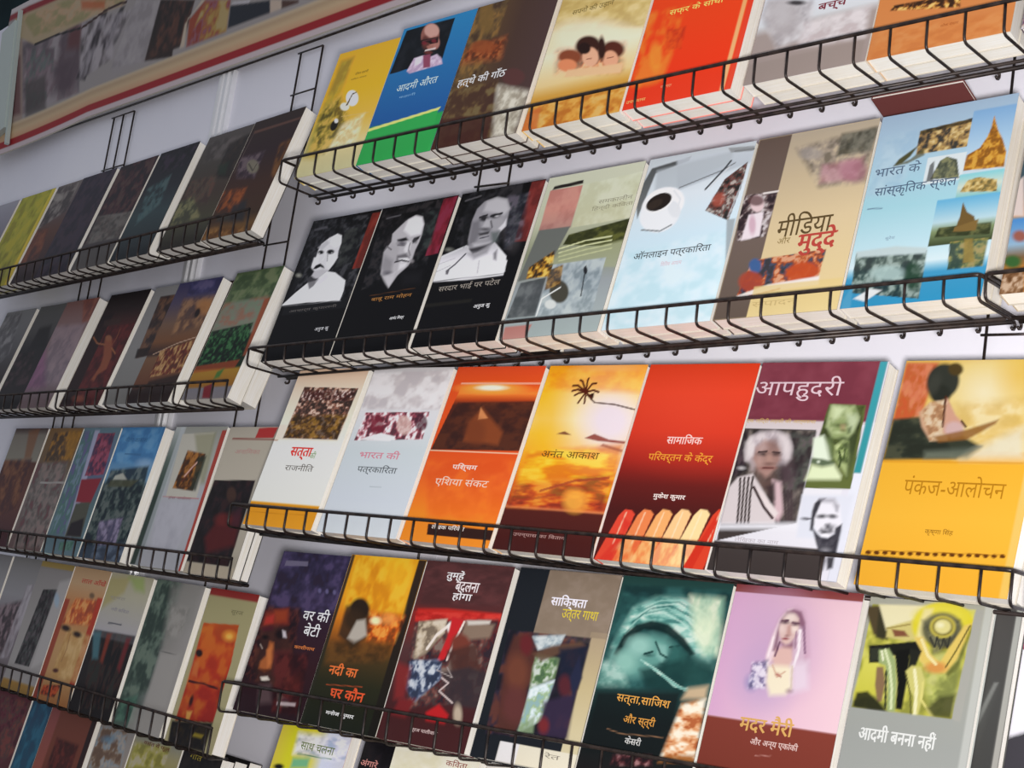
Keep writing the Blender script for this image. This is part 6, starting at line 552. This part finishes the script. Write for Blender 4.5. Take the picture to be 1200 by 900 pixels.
book(LEFT[2],-0.9178,-0.0625,0.1456,0.2129,0.018,0.259,
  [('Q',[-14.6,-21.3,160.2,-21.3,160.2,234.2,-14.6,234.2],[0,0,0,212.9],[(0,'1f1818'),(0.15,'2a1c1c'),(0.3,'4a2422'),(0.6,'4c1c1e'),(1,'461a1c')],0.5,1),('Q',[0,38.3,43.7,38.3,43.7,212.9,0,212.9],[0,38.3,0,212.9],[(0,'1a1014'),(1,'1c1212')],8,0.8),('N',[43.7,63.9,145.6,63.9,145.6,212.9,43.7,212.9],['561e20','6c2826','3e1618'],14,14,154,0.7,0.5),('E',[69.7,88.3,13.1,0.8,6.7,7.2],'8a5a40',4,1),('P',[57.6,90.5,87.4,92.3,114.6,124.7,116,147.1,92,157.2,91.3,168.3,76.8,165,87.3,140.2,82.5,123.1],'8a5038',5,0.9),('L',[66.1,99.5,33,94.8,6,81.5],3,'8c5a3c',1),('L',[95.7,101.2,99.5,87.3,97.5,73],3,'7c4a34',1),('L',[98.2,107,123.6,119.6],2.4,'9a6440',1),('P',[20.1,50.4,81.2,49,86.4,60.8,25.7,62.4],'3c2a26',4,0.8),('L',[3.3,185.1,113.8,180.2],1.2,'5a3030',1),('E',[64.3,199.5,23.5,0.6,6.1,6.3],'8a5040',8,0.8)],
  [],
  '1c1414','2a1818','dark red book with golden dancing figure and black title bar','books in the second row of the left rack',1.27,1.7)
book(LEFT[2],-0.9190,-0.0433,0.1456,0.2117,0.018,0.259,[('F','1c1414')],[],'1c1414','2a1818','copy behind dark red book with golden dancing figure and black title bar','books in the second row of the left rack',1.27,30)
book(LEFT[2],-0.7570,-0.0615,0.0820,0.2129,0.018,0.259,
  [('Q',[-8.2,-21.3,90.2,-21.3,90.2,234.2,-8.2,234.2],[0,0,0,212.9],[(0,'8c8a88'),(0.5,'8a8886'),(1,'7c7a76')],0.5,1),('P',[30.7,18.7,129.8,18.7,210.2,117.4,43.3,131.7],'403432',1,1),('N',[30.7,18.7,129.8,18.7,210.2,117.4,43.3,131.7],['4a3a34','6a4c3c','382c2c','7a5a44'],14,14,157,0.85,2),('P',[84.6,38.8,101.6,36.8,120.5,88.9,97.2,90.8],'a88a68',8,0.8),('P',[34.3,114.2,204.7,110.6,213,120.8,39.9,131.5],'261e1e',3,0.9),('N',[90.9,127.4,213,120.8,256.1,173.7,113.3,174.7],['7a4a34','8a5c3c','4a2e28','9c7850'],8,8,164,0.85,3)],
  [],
  'b0aca6','cfc8ba','pale grey book with wide white edge and dusky fort photo','books in the second row of the left rack',1.2,1.7)
book(LEFT[2],-0.7582,-0.0423,0.0820,0.2117,0.018,0.259,[('F','b0aca6')],[],'b0aca6','cfc8ba','copy behind pale grey book with wide white edge and dusky fort photo','books in the second row of the left rack',1.2,30)
book(LEFT[2],-0.6730,-0.0635,0.1370,0.2129,0.018,0.259,
  [('Q',[-13.7,-21.3,150.7,-21.3,150.7,234.2,-13.7,234.2],[0,0,0,212.9],[(0,'4a4668'),(0.18,'5a5064'),(0.35,'7a6050'),(0.5,'7c5438'),(0.6,'3c2a28'),(0.63,'7c5c44'),(0.85,'6c4430'),(0.9,'33221f'),(1,'2a1c1c')],0.5,1),('N',[35.1,1.2,169.4,0.7,172.9,27.2,43,25.8],['4c4a74','6c6488','3c3a5c'],18,10,160,0.8,6),('N',[35.9,32,144.6,34.6,155.8,77.8,53.4,97.2],['8c6a50','a8805c','6c4e40','5a4640'],14,14,167,0.8,10),('E',[124.2,52.6,28.3,2.2,11.1,14],'b07c4c',12,0.8),('E',[104.6,61,8.2,2.3,-0.2,7.8],'2c2020',4,1),('L',[162.6,100.8,84.1,112.2,18,128.4],1.6,'c8a890',1),('N',[38.1,122.9,156,106.8,165.7,161.3,40.7,169.1],['8a5a3c','b08858','5c3428','c8a070','7a2c28'],6,8,174,0.9,2),('P',[46.6,175.9,156.4,164.1,172.6,211.6,36.8,214.5],'30201e',6,0.9)],
  [],
  '3c2c28','3c2c28','book with violet sky above golden domes and crowded lower band','books in the second row of the left rack',1.13,1.7)
book(LEFT[2],-0.6742,-0.0443,0.1370,0.2117,0.018,0.259,[('F','3c2c28')],[],'3c2c28','3c2c28','copy behind book with violet sky above golden domes and crowded lower band','books in the second row of the left rack',1.13,30)
book(LEFT[2],-0.4964,-0.0625,0.1323,0.2129,0.024,0.259,
  [('Q',[-13.2,-21.3,145.5,-21.3,145.5,234.2,-13.2,234.2],[0,0,0,212.9],[(0,'5c6c4c'),(0.25,'6c7a5c'),(0.4,'8a8474'),(0.5,'8c9484'),(0.53,'1e3424'),(0.76,'1f3422'),(0.78,'b08830'),(0.9,'a8742c'),(0.92,'8c8890'),(1,'908a8c')],0.5,1),('N',[0.3,6.1,143.1,-1.9,148.4,48.4,13.7,52.8],['56684a','72845e','4a5c42','86906c'],16,12,163,0.8,6),('N',[1.8,51.8,123.5,49.3,118.7,92.3,0.7,93.6],['9a8c7c','8c9a84','a87c68','949484'],16,10,170,0.8,6),('N',[-5.9,99.6,113.2,91.9,122.8,153.5,0.3,157],['14281c','2c5c38','1a3822','4a7c50','12201a'],5,5,177,0.95,2),('P',[116.1,53.4,130.9,52.5,137.3,145.1,125,146],'a85a3c',4,0.9),('P',[-10.2,158.1,121.6,151.9,116,165.2,-6.8,169.2],'b0502c',2,0.6),('P',[71.2,169.4,88.6,164,84.2,179,69.9,181.5],'3c7c3c',5,0.9),('P',[51.7,193.1,74.8,187.8,88.8,212.4,61.1,211.6],'8a3038',3,1)],
  [],
  'c8c8bc','cfc8ba','green book with leafy plant photo and orange foot ending second left row','books in the second row of the left rack',1.03,1.7)
book(LEFT[2],-0.4976,-0.0371,0.1323,0.2117,0.024,0.259,[('F','c8c8bc')],[],'c8c8bc','cfc8ba','copy behind green book with leafy plant photo and orange foot ending second left row','books in the second row of the left rack',1.03,30)
book(LEFT[3],-1.1768,-0.0625,0.1400,0.2144,0.018,0.160,
  [('Q',[-14,-21.4,154,-21.4,154,235.8,-14,235.8],[0,0,0,214.4],[(0,'3a2c2a'),(0.06,'6a645c'),(0.28,'706c62'),(0.3,'4a2c24'),(0.6,'54342c'),(1,'3c2228')],0.5,1),('N',[-21.7,60.4,116.8,55.7,125.7,146.3,67.6,160.3],['5c3c2c','4a2c26','6e4a34','3c2426'],16,16,166,0.8,6),('P',[59.9,5,103.5,-0.9,110,55.8,82.5,56.1],'6a4428',8,0.7)],
  [],
  '5a3c30','cfc8ba','brown and red book at far left end of the third left row','books in the third row of the left rack',1.8,1.7)
book(LEFT[3],-1.0283,-0.0625,0.1315,0.2144,0.018,0.160,
  [('Q',[-13.2,-21.4,144.7,-21.4,144.7,235.8,-13.2,235.8],[0,0,0,214.4],[(0,'6a5030'),(0.3,'5c4c3c'),(0.45,'6a6460'),(1,'5c4a48')],0.5,1),('N',[23,8.2,129.4,5.5,126,56.6,19.9,60.9],['6a4a20','3a2c20','8a6428','4a3a2c'],9,9,169,0.85,4),('P',[79.1,5.4,129.4,5.5,126,56.6,98.9,54.1],'8a6424',8,0.7),('N',[-4.2,64.1,115.9,59.6,146.4,205.7,21.5,212.9],['6c6460','54504c','7a6a66','5c3c40'],12,14,176,0.85,6),('L',[37.7,98.2,132.3,95.9],3,'8a8682',1)],
  [],
  '4a4440','4a4440','mottled brown book with ochre corner in third left row','books in the third row of the left rack',1.7,1.7)
book(LEFT[3],-0.8921,-0.0625,0.1345,0.2144,0.018,0.160,
  [('Q',[-13.5,-21.4,148,-21.4,148,235.8,-13.5,235.8],[0,0,0,214.4],[(0,'5a7078'),(0.3,'545c78'),(0.6,'506468'),(1,'5c7078')],0.5,1),('N',[-0.6,5.5,42.1,5.7,64.4,181,11,183.8],['4a6468','6a7c88','5c5478','48685c'],10,18,172,0.8,4),('P',[41.1,4.2,59,4.3,91.6,185,67.5,184.9],'9a98ac',4,0.8),('N',[57.3,9.9,117.7,8.6,127.2,79.2,62.7,83.2],['5a2c44','8a4458','3c2440','7c3444'],9,9,179,0.92,1),('P',[55.1,88.9,125.9,85.1,117.7,127.8,63.8,127],'7a2430',3,1),('P',[65.9,129.6,115.7,125.2,125.6,183.2,67.5,184.9],'4a4a40',3,1),('P',[73.2,161.8,113.1,152,124.6,181.9,72.2,183.3],'221c20',4,1),('N',[57.2,194.9,107,189.5,107.7,205.3,61.7,208],['3c6050','5c7c6c'],6,6,186,0.8,3)],
  [],
  '8aa0a0','cfc8ba','grey teal book with mauve strip and dark red photo','books in the third row of the left rack',1.61,1.7)
book(LEFT[3],-0.7525,-0.0625,0.1424,0.2144,0.02,0.160,
  [('Q',[-14.2,-21.4,156.6,-21.4,156.6,235.8,-14.2,235.8],[0,0,0,214.4],[(0,'3c6c94'),(0.2,'4a7ca4'),(0.4,'6c8ca4'),(0.45,'3c4a4c'),(0.6,'28363c'),(1,'3a4654')],0.5,1),('N',[-19.1,4.6,133.8,1.8,137.3,62.7,-0.6,58.2],['3c6c98','5488b0','6c98b8'],22,16,175,0.6,6),('E',[115.8,59.8,25.6,-0.4,5.3,7.6],'8ca8c0',10,0.7),('N',[9.1,71.3,130.9,62.8,156.5,180.9,-2.3,196.1],['1e2a2c','3c4a48','14202a','5c6460'],10,10,182,0.9,6),('P',[30.1,80.8,53.6,75.4,75.1,86.3,28,87.4],'a8a89c',3,0.9),('P',[21.2,87.6,114.3,85.4,96.2,97.1,15.9,99.2],'4a4a34',4,0.8),('N',[30.4,155.7,105,146,110.4,189.7,45.1,193.4],['6c6478','8a8098','4c4860'],7,9,189,0.9,5),('L',[37.9,44.5,92.4,45.3],2,'3a6488',1),('N',[38.4,193.8,160.7,186.8,152.9,211.8,43.7,219],['4a5464','647080','3a4250'],12,8,196,0.8,4)],
  [('नीला आकाश',23.6,24.6,74,9,'2c5478',0,0)],
  'c8ccd0','cfc8ba','sky blue book with dark rocky photo in third left row','books in the third row of the left rack',1.5,1.7)
book(LEFT[3],-0.7537,-0.0417,0.1424,0.2132,0.02,0.160,[('F','c8ccd0')],[],'c8ccd0','cfc8ba','copy behind sky blue book with dark rocky photo in third left row','books in the third row of the left rack',1.5,30)
book(LEFT[3],-0.5756,-0.0625,0.1531,0.2144,0.02,0.160,
  [('F','a5a5a8'),('Q',[-15.3,-21.4,168.4,-21.4,168.4,235.8,-15.3,235.8],[0,0,0,214.4],[(0,'94948c'),(0.25,'a8a8a0'),(0.5,'aaaaae'),(1,'a4a4a8')],0.5,1),('Q',[0,0,26,0,26,214.4,0,214.4],[0,0,0,214.4],[(0,'aeb2b0'),(0.25,'5c6860'),(0.5,'34423a'),(1,'38443c')],1,1),('Q',[15.3,0,30.6,0,30.6,214.4,15.3,214.4],[0,0,0,214.4],[(0,'b4b8ba'),(0.4,'aab0b0'),(1,'9a9ea0')],2,0.7),('P',[26.1,11.6,119.2,8.6,130.8,107.8,39.5,109.2],'b8b4a8',1.5,1),('P',[62.5,11.6,125,8.6,140.2,86.7,128.9,87],'8c8a6c',8,0.7),('P',[59.8,39.5,114.5,42.1,112.8,97.9,51.4,95.1],'7a4c24',2,1),('N',[57.7,36.4,114.5,42.1,112.8,97.9,51.4,95.1],['8a5a28','4a2c18','a8743a','33241a'],9,9,178,0.85,2),('P',[96.2,45.3,119.3,45.1,121.4,97.6,103.2,96.7],'2c3428',5,0.85),('L',[74.9,76.1,97.2,56],4,'c8a090',1),('L',[72.1,85.4,94.3,60.6],2,'6a3020',1),('P',[140.2,5.6,165.7,5.1,171.5,153,169.4,219.2,147.6,220.8],'a2473c',1,1),('P',[159.9,5.7,165.7,5.1,162.3,165.1,172.1,219,164,219.6],'8a5a4c',1,0.8),('L',[30.5,109.5,137.4,109],1.4,'b07c7c',1),('N',[23.5,117.4,134.6,113.6,123.4,184.7,46.4,186.3],['aaa8b0','9c9aa4','b4b2ba'],24,24,185,0.5,8)],
  [('हंस अकेला',48.6,112.7,67.5,6,'8a6468',0,0)],
  'd0d0ce','d0d0ce','pale grey book with framed feather photo and dark green spine','books in the third row of the left rack',1.36,1.7)
book(LEFT[3],-0.5768,-0.0417,0.1531,0.2132,0.02,0.160,[('F','d0d0ce')],[],'d0d0ce','d0d0ce','copy behind pale grey book with framed feather photo and dark green spine','books in the third row of the left rack',1.36,30)
book(LEFT[3],-0.4145,-0.0625,0.1331,0.2144,0.013,0.160,
  [('F','b8b0a2'),('Q',[-13.3,-21.4,146.4,-21.4,146.4,235.8,-13.3,235.8],[0,0,0,214.4],[(0,'b0a89a'),(0.1,'b8b0a0'),(0.4,'bcb4a4'),(1,'a8a090')],0.5,1),('P',[14.2,16.5,151.7,17.5,151.6,19.2,14.4,18.6],'8a4a40',0.8,1),('P',[78.3,1.8,126.9,0.6,122.9,15.8,76,15.9],'b03a38',1,1),('P',[3.3,79.6,112.3,77.1,115.1,198,-5.6,197.5],'241a1c',1,1),('N',[3.3,79.6,112.3,77.1,115.1,198,-5.6,197.5],['2a1e22','1c1416','3a2426','221c20'],12,14,181,0.8,2),('E',[62.3,99.3,12.6,-0.4,6.9,11.3],'4a342c',6,1),('P',[55,126.8,103.6,127.7,113.1,169.1,47.5,184.2,28,162.5],'5a1f20',10,0.9),('E',[60.2,135.2,20.9,-0.9,5.2,8.3],'6c2826',8,0.8),('P',[84.7,122.8,100.3,113.7,106.8,141.6,89.6,148],'4a2430',8,0.7),('P',[0,199.4,133.1,199.4,133.1,214.4,0,214.4],'b4a894',2,1)],
  [('अनामिका',34.2,39.8,66.3,8,'b89088',0,0.02)],
  '1c1a1a','1c1a1a','cream book with dark painting of a red robed person ending third row','books in the third row of the left rack',1.23,1.7)
book(LEFT[3],-0.4157,-0.0488,0.1331,0.2132,0.013,0.160,[('F','1c1a1a')],[],'1c1a1a','1c1a1a','copy behind cream book with dark painting of a red robed person ending third row','books in the third row of the left rack',1.23,30)
book(LEFT[4],-1.2250,-0.0625,0.1400,0.2115,0.016,0.141,
  [('F','7c7a7c'),('Q',[-14,-21.2,154,-21.2,154,232.7,-14,232.7],[0,0,0,211.5],[(0,'6a6868'),(0.5,'8a888a'),(1,'6c6668')],0.5,1)],
  [],
  '8a8886','cfc8ba','grey book at far left end of the fourth left row','books in the fourth row of the left rack',1.82,1.7)
book(LEFT[4],-1.0760,-0.0625,0.1160,0.2115,0.02,0.141,
  [('F','7a7678'),('Q',[-11.6,-21.2,127.6,-21.2,127.6,232.7,-11.6,232.7],[0,0,0,211.5],[(0,'6c6a68'),(0.3,'7c7a7c'),(0.6,'645c60'),(1,'6a6264')],0.5,1),('N',[8,86.9,93,69.9,105.6,147.9,27,181.3],['3a2c30','5c4c50','241c20','746468'],10,12,187,0.85,8),('N',[88,45.7,130.4,39.2,105.8,166,78.4,169.2],['8a8488','746c70','9a9498'],8,22,194,0.7,4)],
  [],
  '8a8888','cfc8ba','pale grey book with dark diagonal photo in fourth left row','books in the fourth row of the left rack',1.73,1.7)
book(LEFT[4],-1.0772,-0.0417,0.1160,0.2103,0.02,0.141,[('F','8a8888')],[],'8a8888','cfc8ba','copy behind pale grey book with dark diagonal photo in fourth left row','books in the fourth row of the left rack',1.73,30)
book(LEFT[4],-0.9580,-0.0635,0.1250,0.2115,0.018,0.141,
  [('F','84807e'),('Q',[-12.5,-21.2,137.5,-21.2,137.5,232.7,-12.5,232.7],[0,0,0,211.5],[(0,'6a6450'),(0.06,'7a7674'),(0.5,'86827f'),(0.92,'8a8684'),(0.94,'8a6a34'),(1,'7a6030')],0.5,1),('N',[38.2,46.1,90.9,41.7,80.7,169.6,23.8,170.5],['1c181c','3a3034','100e10','4c4448','2c3a34'],6,10,190,0.95,2),('P',[88.7,29.9,129.3,20.8,131.4,154.8,89.3,171.4],'9a9694',8,0.7),('P',[0,0,125,0,125,9.5,0,9.5],'8a7434',1,0.8),('E',[100.6,58.7,9,-0.8,8.6,11],'7a9ab0',6,0.5)],
  [],
  '8a8684','cfc8ba','light grey book with black patterned panel in fourth left row','books in the fourth row of the left rack',1.65,1.7)
book(LEFT[4],-0.8318,-0.0625,0.1277,0.2115,0.016,0.141,
  [('Q',[-12.8,-21.2,140.5,-21.2,140.5,232.7,-12.8,232.7],[0,0,0,211.5],[(0,'a08464'),(0.12,'a88c6c'),(0.3,'a87448'),(0.6,'a8865c'),(0.85,'a07c54'),(1,'8a5c34')],0.5,1),('Q',[0,52.9,17.9,52.9,17.9,211.5,0,211.5],[0,52.9,0,211.5],[(0,'8a2c22'),(1,'7a2a26')],3,0.85),('Q',[109.8,42.3,127.7,42.3,127.7,179.8,109.8,179.8],[0,42.3,0,179.8],[(0,'a02c20'),(1,'902a22')],3,0.9),('N',[36.4,49.9,111,46.2,114.4,85.5,15.5,92.6],['a04428','b8622c','c89058','8a3a24'],10,12,193,0.85,6),('N',[44.4,95.4,125.9,101.1,128.9,172.9,38,173.3],['b0905c','a07c48','c0a474'],14,18,200,0.6,6),('E',[36.2,97.7,16.8,0.8,-0.3,4.6],'2c1c18',4,1),('E',[81.5,103,15,0.7,-0.3,4.3],'2c1c18',4,1),('L',[58.6,105.4,62.5,127.8,58.3,148.1],2,'8a6440',1),('E',[49,163.4,9.7,-1.2,2.4,3.1],'4a2420',3,1),('N',[23.6,189.3,84,181.4,74,202.3,21.5,203.8],['8a2c1c','3c1c14','a84c28'],5,5,207,0.9,3),('E',[88.2,41.1,8.4,-0.7,3.2,4.3],'6a5440',4,1)],
  [('लाल आँखें',37.3,24.5,84.7,9,'a03c30',0,0.03)],
  'b89c84','cfc8ba','red and tan book with drawn faces in fourth left row','books in the fourth row of the left rack',1.55,1.7)
book(LEFT[4],-0.7007,-0.0625,0.1362,0.2115,0.016,0.141,
  [('Q',[-13.6,-21.2,149.8,-21.2,149.8,232.7,-13.6,232.7],[0,0,0,211.5],[(0,'a09a84'),(0.15,'a4a08c'),(0.4,'a09c9c'),(0.46,'a09ea4'),(0.48,'241f20'),(0.8,'221c1c'),(1,'1c1819')],0.5,1),('P',[-9.8,8.5,62.9,3,57.7,28,1.9,57.6],'9c9260',10,0.8),('P',[55.8,3.5,105,-0.2,120.4,22.7,90.6,21.7],'8a9a58',10,0.8),('P',[-34.9,17.7,-11.1,12.2,-3.2,72.3,-10.7,83.7],'a87c6c',6,0.7),('L',[38.4,76,81.2,74.5],2,'4a4c54',1),('N',[1.5,89.6,134.5,86,142.7,191.6,40.4,206.1],['1c1618','3a2420','141214','2c2c28'],8,30,196,0.85,3),('P',[0.2,93.2,25.7,90.6,42.9,130.4,25,132.5],'4a7078',7,0.8),('P',[45.9,92,60.1,90.5,61.6,135.1,52.3,132.7],'7c3424',6,0.8),('P',[109.6,92.1,123.2,90.6,121.9,141.3,110.8,135.9],'6c2428',6,0.8)],
  [('सुबह',18,40.6,51.3,5,'8a847a',0,0),('नयी कविता',33.4,57.2,58.8,6,'7a7680',0,0)],
  'c8c4b8','c8c4b8','pale topped book with dark striped photo below in fourth left row','books in the fourth row of the left rack',1.45,1.7)
book(LEFT[4],-0.5532,-0.0625,0.1408,0.2115,0.018,0.141,
  [('F','6c7068'),('Q',[-14.1,-21.2,154.9,-21.2,154.9,232.7,-14.1,232.7],[0,0,140.8,0],[(0,'46554c'),(0.35,'4e5c54'),(0.5,'6c706c'),(0.6,'88847f'),(1,'94908c')],0.5,1),('N',[1.7,1.8,68.3,-1.7,75.4,154.9,6.6,177.1],['38463e','5c6c60','2c3a34','6c7a6c'],14,16,199,0.8,10),('P',[45.5,5.1,128.7,0,134.7,51.4,75.2,103.1],'86847e',14,0.6),('N',[62.9,32,117.1,33.6,115.6,72.7,73.9,80.4],['908c86','7c7a74','9a9690'],10,10,206,0.7,8),('P',[73.2,100.1,130.8,96.7,133.7,172.3,72.4,180.9],'98948f',10,0.9),('N',[6.6,177.1,47.8,165,59.2,202.1,5.8,206.7],['4a6c5c','385048','5c7c6c'],10,10,213,0.8,6),('P',[46.5,181.9,140.8,181.9,140.8,211.5,46.5,211.5],'9c9892',1.5,0.6),('L',[71.5,99.6,118.7,98.1],1.2,'6c6a66',1)],
  [],
  'b8b8b2','cfc8ba','grey green mottled book with pale right half in fourth left row','books in the fourth row of the left rack',1.33,1.7)
book(LEFT[4],-0.5544,-0.0438,0.1408,0.2103,0.018,0.141,[('F','b8b8b2')],[],'b8b8b2','cfc8ba','copy behind grey green mottled book with pale right half in fourth left row','books in the fourth row of the left rack',1.33,30)
book(LEFT[4],-0.3956,-0.0625,0.1270,0.2115,0.02,0.141,
  [('Q',[-12.7,-21.2,139.7,-21.2,139.7,232.7,-12.7,232.7],[0,0,0,211.5],[(0,'8a2c28'),(0.045,'8f3530'),(0.05,'a39c74'),(0.25,'a8a078'),(1,'a8a07c')],0.5,1),('Q',[7.6,49.3,98.7,43.3,107.5,93.7,106.9,172,12.1,182.9,12.5,108.2],[0,43.3,0,182.9],[(0,'c46a24'),(0.35,'bc4420'),(0.6,'a83020'),(1,'84201f')],1,1),('N',[7.6,49.3,98.7,43.3,106.9,172,12.1,182.9],['c05a24','b03a20','d07a2c','9a2c20'],30,20,202,0.5,4),('E',[82.8,59.8,14.6,-1.5,3.8,6.4],'e09a3c',8,1),('E',[83.1,60.4,6.7,-0.7,1.7,2.9],'f0b858',4,1),('E',[20.1,90,8.8,-1,3.1,5],'2c1414',3,1),('P',[14.7,101.7,26.5,100.3,33.2,121.3,16.8,120.2],'c8743c',6,0.8),('L',[16,129,55.7,127.6,93.2,129.5],3,'4a1c1c',1),('E',[37.4,153.1,4.8,-0,0.6,7.6],'3a1616',4,1),('P',[33.9,167.5,48.2,165.4,46.7,177.8,38.1,179.1],'c89a50',4,0.9),('P',[3.3,184.2,106.9,172,106.6,210.6,11.5,216.8],'221d1c',5,1),('N',[5.1,187,103.1,175.5,106.6,210.6,11.5,216.8],['1c1a1a','3a3020','262222'],8,8,209,0.6,4),('P',[70.3,190.9,94.2,190.3,91.2,195.2,67.3,195.9],'8a7a2c',3,1)],
  [('सूरज',69.3,32.3,31,7,'6c6848',0,0)],
  'c8c0a4','cfc8ba','khaki book with red orange sunset picture ending fourth left row','books in the fourth row of the left rack',1.21,1.7)
book(LEFT[5],-1.0580,-0.0625,0.1380,0.2150,0.016,0.160,
  [('Q',[-13.8,-21.5,151.8,-21.5,151.8,236.5,-13.8,236.5],[0,0,0,215],[(0,'54222c'),(0.3,'4a2028'),(1,'54342c')],0.5,1),('N',[12.2,7.4,148.9,3.8,138.2,83.7,105.3,111.9],['5c2430','3c1a22','6c3a34','4a3a34'],12,12,205,0.8,6)],
  [],
  '5a2430','cfc8ba','maroon book with dim painted scene at bottom left corner','books in the lowest row of the left rack',1.71,1.7)
book(LEFT[5],-0.9130,-0.0625,0.0725,0.2150,0.016,0.160,
  [('Q',[-7.2,-21.5,79.8,-21.5,79.8,236.5,-7.2,236.5],[0,0,0,215],[(0,'30506a'),(0.3,'1f4c60'),(1,'2c5c70')],0.5,1),('N',[0,0,72.5,0,72.5,215,0,215],['1a4054','2c6074','24384c'],12,24,208,0.6,0.5)],
  [],
  '1c3440','cfc8ba','dark teal book between maroon and brick red books at bottom left','books in the lowest row of the left rack',1.64,1.7)
book(LEFT[5],-0.8390,-0.0625,0.1580,0.2150,0.016,0.160,
  [('F','6c3a30'),('Q',[-15.8,-21.5,173.8,-21.5,173.8,236.5,-15.8,236.5],[0,0,0,215],[(0,'6a3c30'),(0.3,'6a3a2c'),(1,'4a1c1c')],0.5,1),('Q',[0,0,31.6,0,31.6,215,0,215],[0,0,0,215],[(0,'7c4644'),(1,'8c5038')],6,1),('N',[47.4,43,126.4,43,126.4,215,47.4,215],['3a1416','5a2420','2c1012'],12,12,211,0.85,6),('Q',[142.2,0,158,0,158,215,142.2,215],[0,0,0,215],[(0,'2c1c1c'),(1,'2c1414')],2,1)],
  [],
  '3c2420','cfc8ba','brick red book with black window shape at bottom left of photo','books in the lowest row of the left rack',1.55,1.7)
book(LEFT[5],-0.6650,-0.0625,0.1080,0.2150,0.016,0.160,
  [('Q',[-10.8,-21.5,118.8,-21.5,118.8,236.5,-10.8,236.5],[0,0,0,215],[(0,'8a8684'),(0.2,'8c847c'),(0.5,'7c6c54'),(1,'6c6044')],0.5,1),('N',[-4.2,6.3,85.3,1.7,99.9,52.9,4.8,68.5],['7c8a94','8a7c70','6c5440','9c948c','5c4434'],14,14,214,0.85,6),('E',[35.6,21.6,16.7,-2.5,3.4,4.5],'5c7c90',8,0.8)],
  [],
  'a09890','cfc8ba','pale grey and brown book with picture at bottom left edge','books in the lowest row of the left rack',1.44,1.7)
book(LEFT[5],-0.5530,-0.0625,0.1370,0.2150,0.016,0.160,
  [('Q',[-13.7,-21.5,150.7,-21.5,150.7,236.5,-13.7,236.5],[0,0,0,215],[(0,'8c8c84'),(0.1,'98906c'),(0.3,'8c8838'),(1,'8a8434')],0.5,1),('N',[4.1,13.6,104.1,4.3,103.5,33.9,7.8,49.6],['94903c','a8a060','7c7830','b0a890'],14,12,217,0.8,6)],
  [('वसंत में फूल',28.4,13.6,75.6,8,'5c2c24',0,0.02)],
  '8a8468','cfc8ba','olive and cream book with red letters at bottom left edge','books in the lowest row of the left rack',1.34,1.7)
book(LEFT[5],-0.4110,-0.0625,0.1020,0.2150,0.02,0.160,
  [('F','1f1c1e'),('N',[0,0,102,0,102,215,0,215],['1a1819','2e2a28','222020'],14,14,220,0.7,0.5)],
  [('गीत',19.4,11.5,31.8,9,'8a7a2c',0,0.02)],
  '201e20','201e20','black book with gold lettering ending the lowest left row','books in the lowest row of the left rack',1.24,1.7)
book(LEFT[5],-0.4122,-0.0417,0.1020,0.2138,0.02,0.160,[('F','201e20')],[],'201e20','201e20','copy behind black book with gold lettering ending the lowest left row','books in the lowest row of the left rack',1.24,30)
book(LEFT[5],-0.4098,-0.0208,0.1020,0.2138,0.02,0.160,[('F','201e20')],[],'201e20','201e20','copy behind black book with gold lettering ending the lowest left row','books in the lowest row of the left rack',1.24,30)
# ------------------------------------------------------------------ odds and ends
def flat_book(name, M, w, d, t, cover, label, group):
    e = empty(name, M, label, 'book', group)
    cm = mat('cover_'+cover, cover, .5, 0, .2, noise_mix(40, cover, cover))
    c = MB(); c.box(0, 0, 0, w, d, .0005); c.box(0, 0, t-.0005, w, d, t); c.box(0, 0, 0, .0005, d, t); c.build('cover', cm, e)
    m = MB(); m.box(.0006, .0012, .0006, w-.0012, d-.0012, t-.0006); m.build('page_block', M_PAGE, e)
    return e
flat_book('booklet', RIGHT[1] @ Matrix.Translation((.258, -.012, -.0085)) @ Matrix.Rotation(-.33, 4, 'X'), .098, .066, .004, '6c3c3a', 'maroon booklet tucked under the topmost basket above the temple book', 'odd books')
flat_book('booklet', Matrix.Translation((-.625, .02, .002)) @ Matrix.Rotation(-.36, 4, 'Y') @ Matrix.Rotation(math.radians(90), 4, 'X') @ Matrix.Translation((0, -.14, 0)), .19, .14, .010, '3c3a40', 'dark grey booklet standing askew against the white wall at lower right corner', 'odd books')
m = MB(); m.tube(smooth_path([(-.628, .048, .150), (-.606, .048, .140), (-.598, .048, .118), (-.590, .048, .100), (-.575, .048, .086)], .01), .0022)
tag(m.build('cord', mat('pink_cord', 'c0506e', .6), None, True), 'pink cord hanging on white wall beside the end of third row basket', 'cord')
